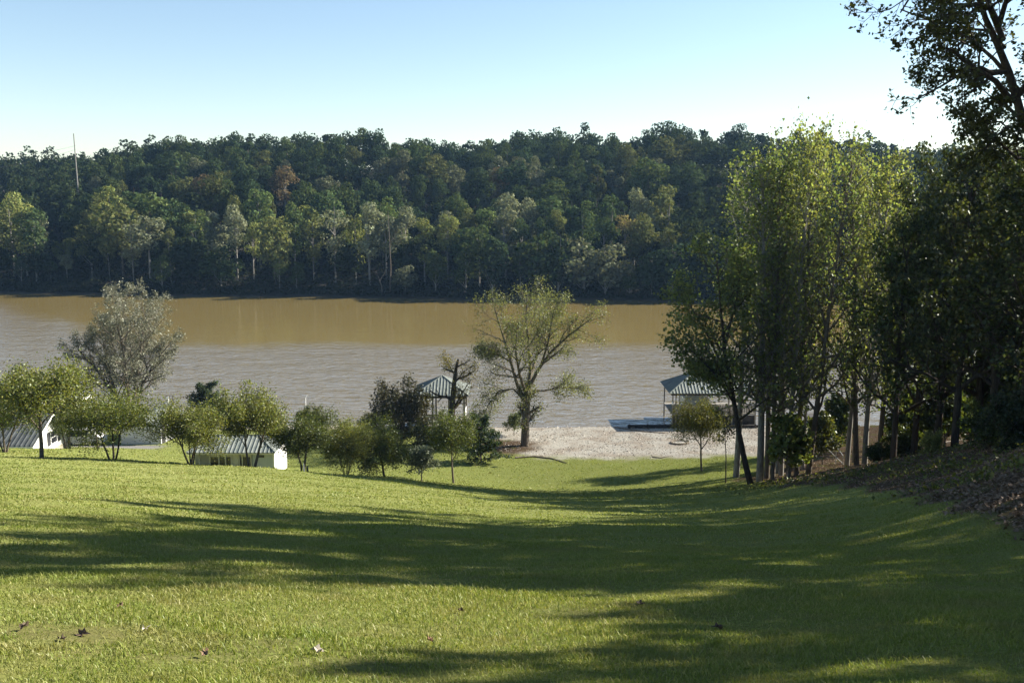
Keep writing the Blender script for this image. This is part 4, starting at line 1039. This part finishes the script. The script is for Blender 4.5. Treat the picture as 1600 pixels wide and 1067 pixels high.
for dx in (-2.55, -.9, .9, 2.55):
    for dy in (-2.55, 2.55):
        P_(MB().box(gx+dx-.11, gx+dx+.11, gy+dy-.11, gy+dy+.11, -1.2, 4.05), 'post', 'wood_grey', o, bevel=.01)
mb = MB()
for z in (1.35, 1.9):
    mb.box(gx-2.43, gx-.4, gy-2.58, gy-2.5, z, z+.1).box(gx-2.43, gx+2.43, gy+2.5, gy+2.58, z, z+.1).box(gx+2.5, gx+2.58, gy-2.43, gy+2.43, z, z+.1)
for i in range(16):
    mb.box(gx-2.4+i*.32, gx-2.35+i*.32, gy+2.51, gy+2.57, .95, 1.9)
    mb.box(gx+2.51, gx+2.57, gy-2.4+i*.32, gy-2.35+i*.32, .95, 1.9)
P_(mb, 'railing', 'white_paint', o)
P_(MB().box(gx-2.0, gx+.2, gy-1.6, gy-1.1, .95, 1.45).box(gx-2.0, gx+.2, gy-1.6, gy-1.52, 1.45, 1.95), 'bench', 'wood_grey', o)

# boathouse over the water
hx0, hx1, hy0, hy1 = 17.5, 27.6, 107.2, 114.0
o = empty('boathouse', 'open boathouse on piles with grey-green ribbed hip roof behind the clump', 'boathouse', ((hx0+hx1)/2, hy0, 0))
P_(hip_roof(hx0, hx1, hy0, hy1, 4.0, 1.9, 3.4), 'roof', 'roof', o)
P_(hip_caps(hx0, hx1, hy0, hy1, 4.0, 1.9, 3.4), 'ridge_cap', 'roof', o)
P_(MB().box(hx0+.25, hx1-.25, hy0+.25, hy0+.35, 3.72, 3.97).box(hx0+.25, hx1-.25, hy1-.35, hy1-.25, 3.72, 3.97), 'beam', 'wood_dark', o)
for x in (17.95, 18.30, 18.7, 21.0, 21.45, 21.8, 24.2, 24.6, 27.2):
    P_(MB().box(x-.07, x+.07, hy0+.3, hy0+.44, -1.2, 3.75), 'post', 'wood_grey', o)
for x in (17.95, 21.2, 24.4, 27.2):
    P_(MB().box(x-.07, x+.07, hy1-.44, hy1-.3, -1.2, 3.75), 'post', 'wood_grey', o)
P_(MB().box(hx0+.4, hx1-.4, hy0+.5, hy1-.5, 1.45, 1.62), 'deck', 'wood_grey', o)
mb = MB()
for i in range(34): mb.box(18.05+i*.27, 18.29+i*.27, hy0+.46, hy0+.49, 1.66, 2.62)
P_(mb, 'slat_wall', 'wood_grey', o)
P_(MB().box(17.9, 27.3, hy0+.5, hy0+.56, -.6, 1.4), 'skirt', 'wood_dark', o)
P_(MB().box(19.4, 22.6, hy0+2.2, hy0+5.4, 1.63, 2.95), 'boat_cover', 'white_paint', o, bevel=.25)
P_(MB().bar((17.9, hy0+.25, 2.95), (17.9, hy0+.05, 2.95), .09, .05).bar((17.9, hy0+.05, 2.95), (17.9, hy0+.05, 2.70), .12, .09), 'lamp', 'white_paint', o)

# seawall, ramp and handrail
a, c = hit(985, 668), hit(1120, 676)
o = empty('seawall', 'low dark timber seawall along the beach at the boathouse', 'seawall', (14, 107.4, .1))
mb = MB()
for i in range(3): mb.box(12.9, 27.4, 107.0-.02*i, 107.17+.01*i, -.4+.3*i, -.12+.3*i)
P_(mb, 'timber_wall', 'wood_dark', o)
for i in range(8): P_(MB().bar((13.1+i*2, 106.9, -.5), (13.1+i*2, 106.9, .62), .09, .085, 8), 'pile', 'wood_dark', o)
p = pos(1304, 107)
o = empty('jetty', 'dark low jetty seen between thick trunk and fan of trunks', 'jetty', (p.x, 109, 0))
P_(MB().box(p.x-2.4, p.x+2.2, 107.8, 111.5, .55, .75), 'deck', 'wood_dark', o)
for x in (-2.2, 0, 2.0):
    for y in (107.95, 111.3): P_(MB().bar((p.x+x, y, -1), (p.x+x, y, 1.0), .09, .09, 8), 'pile', 'wood_dark', o)
P_(MB().box(p.x-2.4, p.x+2.2, 107.74, 107.79, -.5, .54), 'skirt', 'wood_dark', o)
p = pos(1304, 84, 720)
o = empty('handrail', 'pale metal handrail slanting down beside the shaded path', 'handrail', p)
for n_, a, c in (('post', (.1, 0, -.2), (.1, 0, 1.5)), ('post', (.25, -1.4, -.2), (.25, -1.4, 1.1)), ('rail', (-.7, .6, 1.35), (.3, -1.5, .35)), ('rail', (.1, .02, 1.48), (.25, -1.42, 1.08))):
    MB().bar(a, c, .035, .035, 8).build(n_, M['steel'], o)

# dock with steps, ladder, mooring post
o = empty('dock', 'narrow grey dock reaching into the lake behind the white shed', 'dock', (-38, 112, 0))
P_(MB().box(-39.5, -33.6, 112.0, 114.6, .55, .72).box(-37.6, -36.0, 105.0, 111.99, .54, .70), 'deck', 'wood_grey', o)
for x in (-39.3, -36.6, -33.8):
    for y in (112.15, 114.45): P_(MB().bar((x, y, -1.2), (x, y, 1.0), .1, .1, 8), 'pile', 'wood_grey', o)
d_ = 113.0; b0 = at(262, 634, d_)
o = empty('dock_steps', 'white slatted boarding steps with a tall pole on the dock', 'steps', (b0.x, d_, .72))
for i in range(3):
    MB().box(-.62+.03*i, .55-.12*i, -.35+.28*i, -.10+.28*i, .30*i+.12, .30*i+.30).build('tread', M['white_paint'], o)
for x in (-.66, .60): MB().poly([(x, -.38, 0), (x, .5, 0), (x, .5, .95), (x, -.38, .32)]).poly([(x+.04, -.38, 0), (x+.04, -.38, .32), (x+.04, .5, .95), (x+.04, .5, 0)]).build('side_panel', M['wood_grey'], o)
MB().bar((.42, .55, 0), (.42, .55, 1.75), .035).bar((-.35, .55, 0), (-.35, .55, 1.75), .03).bar((-.35, .55, 1.72), (.42, .55, 1.72), .03).build('pole', M['wood_dark'], o)
MB().box(-.32, -.02, .42, .62, .95, 1.62).build('life_ring_box', M['white_paint'], o, bevel=.05)
b0 = at(294, 632, d_)
o = empty('swim_ladder', 'thin metal ladder rising from the dock left of the dark evergreen', 'ladder', (b0.x, d_+.6, .72))
for x in (-.24, .24): MB().bar((x, 0, -.5), (x, 0, 1.25), .03).build('rail', M['wood_dark'], o)
for z in (.25, .6, .95): MB().bar((-.24, 0, z), (.24, 0, z), .025).build('rung', M['wood_dark'], o)
b0 = at(478, 645, 112)
o = empty('mooring_post', 'thin white mooring post with curved top standing in the water', 'post', (b0.x, 112, 0))
MB().bar((0, 0, -1), (0, 0, 2.5), .06, .05, 8).build('shaft', M['white_paint'], o)
MB().bar((0, 0, 2.5), (.12, 0, 2.75), .05, .045, 8).bar((.12, 0, 2.75), (.30, 0, 2.78), .045, .03, 8).build('hook', M['white_paint'], o)

# pale canopy of a dock behind the leftmost tree
b0 = at(112, 640, 108)
o = empty('boat_canopy', 'pale boat canopy on posts at the water behind the cottage', 'canopy', (b0.x, 109, 0))
mb = MB()
for i in range(8):
    a0, a1 = math.pi*i/8, math.pi*(i+1)/8
    f = lambda a, y: (-1.5*math.cos(a), y, 2.85+.45*math.sin(a))
    mb.poly([f(a0, -1.6), f(a1, -1.6), f(a1, 1.6), f(a0, 1.6)])
    mb.poly([(f(a0, 1.6)[0], 1.6, f(a0, 0)[2]-.04), (f(a1, 1.6)[0], 1.6, f(a1, 0)[2]-.04), (f(a1, 0)[0], -1.6, f(a1, 0)[2]-.04), (f(a0, 0)[0], -1.6, f(a0, 0)[2]-.04)])
mb.build('cover', M['white_paint'], o)
for x in (-1.45, 1.45):
    for y in (-1.5, 1.5): MB().bar((x, y, -1), (x, y, 2.87), .06, .06, 8).build('post', M['steel'], o)

# white vehicle on the drive
b0 = pos(131, 96, 680)
o = empty('parked_van', 'white vehicle half hidden by trees beside the gravel drive', 'van', b0, R(8))
mb = MB(); pr = [(-2.0, .35), (2.0, .35), (2.05, .8), (1.5, 1.0), (.95, 1.75), (-1.9, 1.8), (-2.05, 1.2)]
for s_ in (-.85, .85): mb.poly([(x, s_, z) for x, z in (pr if s_ < 0 else pr[::-1])])
for i in range(len(pr)):
    (x0, z0), (x1, z1) = pr[i], pr[(i+1) % len(pr)]
    mb.poly([(x0, -.85, z0), (x0, .85, z0), (x1, .85, z1), (x1, -.85, z1)])
mb.build('body', M['white_paint'], o)
for x0, x1 in ((-1.7, -.6), (-.5, .55)): MB().box(x0, x1, -.868, -.853, 1.1, 1.6).build('window', M['dark_glass'], o)
for x in (-1.25, 1.3):
    for y in (-.82, .82): MB().bar((x, y-.09, .33), (x, y+.09, .33), .33, .33, 16).build('wheel', M['rubber'], o)

# stakes right of the shelter
for px, d, h, mat, lab in [(474.5, 66.5, .62, 'white_paint', 'thin white stake in the grass right of the shelter'), (480, 69, .55, 'wood_grey', 'short thick grey post right of the thin white stake')]:
    p = pos(px, d, 728)
    ob = MB().bar((0, 0, -.3), (0, 0, h), .035 if mat == 'white_paint' else .08, None, 8).build('stake', M[mat])
    ob.location = p; tag(ob, lab, 'stake')

# driftwood on the beach
def wood(name, lab, pts, r, cat='driftwood'):
    base = Vector(pts[0])
    P = np.array([np.array(p_) - np.array(base) for p_ in pts]); rad = np.linspace(r, r*.35, len(pts))
    o = link(name, tubes_mesh(name, [(P, rad, 7)], M['drift'])); o.location = base; tag(o, lab, cat)
def onb(px, py, h=.05): q = hit(px, py); q.z += h; return q
wood('driftwood', 'long thin driftwood branch lying on the beach near the seawall', [onb(960, 668), onb(985, 672), onb(1010, 675), onb(1038, 677)], .10)
wood('driftwood', 'dark driftwood limb above the long thin branch', [onb(985, 670, .12), onb(1000, 668, .2), onb(1015, 672, .1)], .08)
ring = [onb(1062+14*math.cos(a), 692+3.2*math.sin(a), .07) for a in np.linspace(.3, 5.9, 12)]
wood('driftwood_ring', 'dark bent log ring on the sand before the boathouse', ring, .13)
wood('driftwood', 'curved dark line along the grass edge below the lone shore tree', [onb(805, 716, .06), onb(835, 714, .06), onb(862, 717, .06), onb(885, 724, .06)], .11)  # curved bar tracing a dark line at the grass edge
wood('driftwood', 'small dark stick at the grass edge before the boathouse', [onb(1018, 714), onb(1032, 716), onb(1046, 713)], .06)
wood('driftwood', 'fallen limb on the leafy bank by the thick trunk', [onb(1450, 700, .1), onb(1480, 694, .25), onb(1512, 690, .3)], .10)

# ------------------------------------------------------------------ far bank: utility pole, wires, snags
d_ = 335.0
pt, pb = at(115, 209, d_), at(121, 305, d_)
o = empty('utility_pole', 'tall slender pole above the trees on the far left skyline', 'pole', (pb.x, d_, pb.z-8))
tl, bl = np.array(pt - o.location), np.array([0.5, 0, -4.])
P = np.array([bl, bl*.5+tl*.5, tl])
link('shaft', tubes_mesh('shaft', [(P, np.array([.26, .22, .16]), 8)], M['wood_grey']), o)
q = tl + (bl-tl)*.22
MB().bar(q + np.array([-.9, 0, .1]), q + np.array([.7, 0, -.1]), .06, .06, 6).build('crossarm', M['wood_grey'], o)
for k, (x0, y0, lab) in enumerate([(-14, 262, 'thin power line sagging from the pole, lower of the two'), (-14, 243, 'thin power line sagging from the pole, upper of the two')]):
    A, B = at(118, 234 - 6*k, d_), at(x0-60, y0 + 8, 300)
    ts = np.linspace(0, 1, 16)
    W_ = np.array([np.array(A)*(1-t) + np.array(B)*t - np.array([0, 0, 4*1.2*t*(1-t)]) for t in ts]) - np.array(A)
    ob = link('power_line', tubes_mesh('power_line', [(W_, np.full(16, .028), 4)], M['wood_dark'])); ob.location = A; tag(ob, lab, 'power line')
for px0, py0, px1, py1, lab in [(597, 459, 590, 424, 'pale dead snag leaning at the far waterline'), (609, 455, 608, 330, 'tall bare pale trunk rising at the far waterline')]:
    A, B = at(px0, py0, 248), at(px1, py1, 248)
    W_ = np.array([(0, 0, -1)] + [np.array(B-A)*t + np.array([.3*math.sin(t*5), 0, 0]) for t in (.3, .6, 1.0)])
    ob = link('dead_snag', tubes_mesh('dead_snag', [(W_, np.array([.2, .17, .13, .05]), 6), (W_[2] + np.array([(0, 0, 0), (1.2, 0, 1.6), (1.6, 0, 3.0)]), np.array([.12, .08, .03]), 5)], M['bark'])); ob.location = A
    tag(ob, lab, 'dead tree')


# ------------------------------------------------------------------ air
m, nt, out = new_mat('haze')
pv = N(nt, 'ShaderNodeVolumePrincipled'); pv.inputs['Density'].default_value = 0.00010; pv.inputs['Color'].default_value = (0.36, 0.62, 1.0, 1); pv.inputs['Anisotropy'].default_value = 0.2
nt.links.new(pv.outputs[0], out.inputs['Volume'])
hz = MB().box(-1300, 1300, -75, 2000, -6.5, 70).build('haze', m)
tag(hz, 'thin blue air over the lake and the far wood', 'haze', kind='stuff')

# ------------------------------------------------------------------ camera, light, sky
cam = bpy.data.cameras.new('camera'); co = bpy.data.objects.new('camera', cam); COL.objects.link(co)
cam.sensor_width = 36; cam.lens = F/1600*36
cam.clip_start = 0.2; cam.clip_end = 5000
co.location = (0, 0, EYE); co.rotation_euler = (math.pi/2 - PITCH, 0, 0)
sc.camera = co

sd = bpy.data.lights.new('sun', 'SUN'); so = bpy.data.objects.new('sun', sd); COL.objects.link(so)
sd.energy = 5.0; sd.angle = R(0.53); sd.color = (1.0, 0.93, 0.80)
sv = Vector((math.sin(SUN_AZ)*math.cos(SUN_EL), math.cos(SUN_AZ)*math.cos(SUN_EL), math.sin(SUN_EL)))
so.rotation_euler = (-sv).to_track_quat('-Z', 'Y').to_euler()

wd = bpy.data.worlds.new('World'); sc.world = wd; wd.use_nodes = True
nt = wd.node_tree; nt.nodes.clear()
sky = nt.nodes.new('ShaderNodeTexSky'); sky.sky_type = 'NISHITA'; sky.sun_disc = False
sky.sun_elevation = SUN_EL; sky.sun_rotation = SUN_AZ
sky.altitude = 0; sky.air_density = 1.0; sky.dust_density = 0.12; sky.ozone_density = 1.5
bg = nt.nodes.new('ShaderNodeBackground'); bg.inputs['Strength'].default_value = 0.057
wo = nt.nodes.new('ShaderNodeOutputWorld')
nt.links.new(sky.outputs[0], bg.inputs['Color']); nt.links.new(bg.outputs[0], wo.inputs['Surface'])

sc.view_settings.view_transform = 'Standard'; sc.view_settings.look = 'None'
sc.view_settings.exposure = 1.65; sc.view_settings.gamma = 1.0
sc.render.engine = 'CYCLES'
cy = sc.cycles
cy.max_bounces = 6; cy.diffuse_bounces = 2; cy.glossy_bounces = 2; cy.transmission_bounces = 4; cy.transparent_max_bounces = 4
cy.sample_clamp_indirect = 6.0
cy.volume_bounces = 0
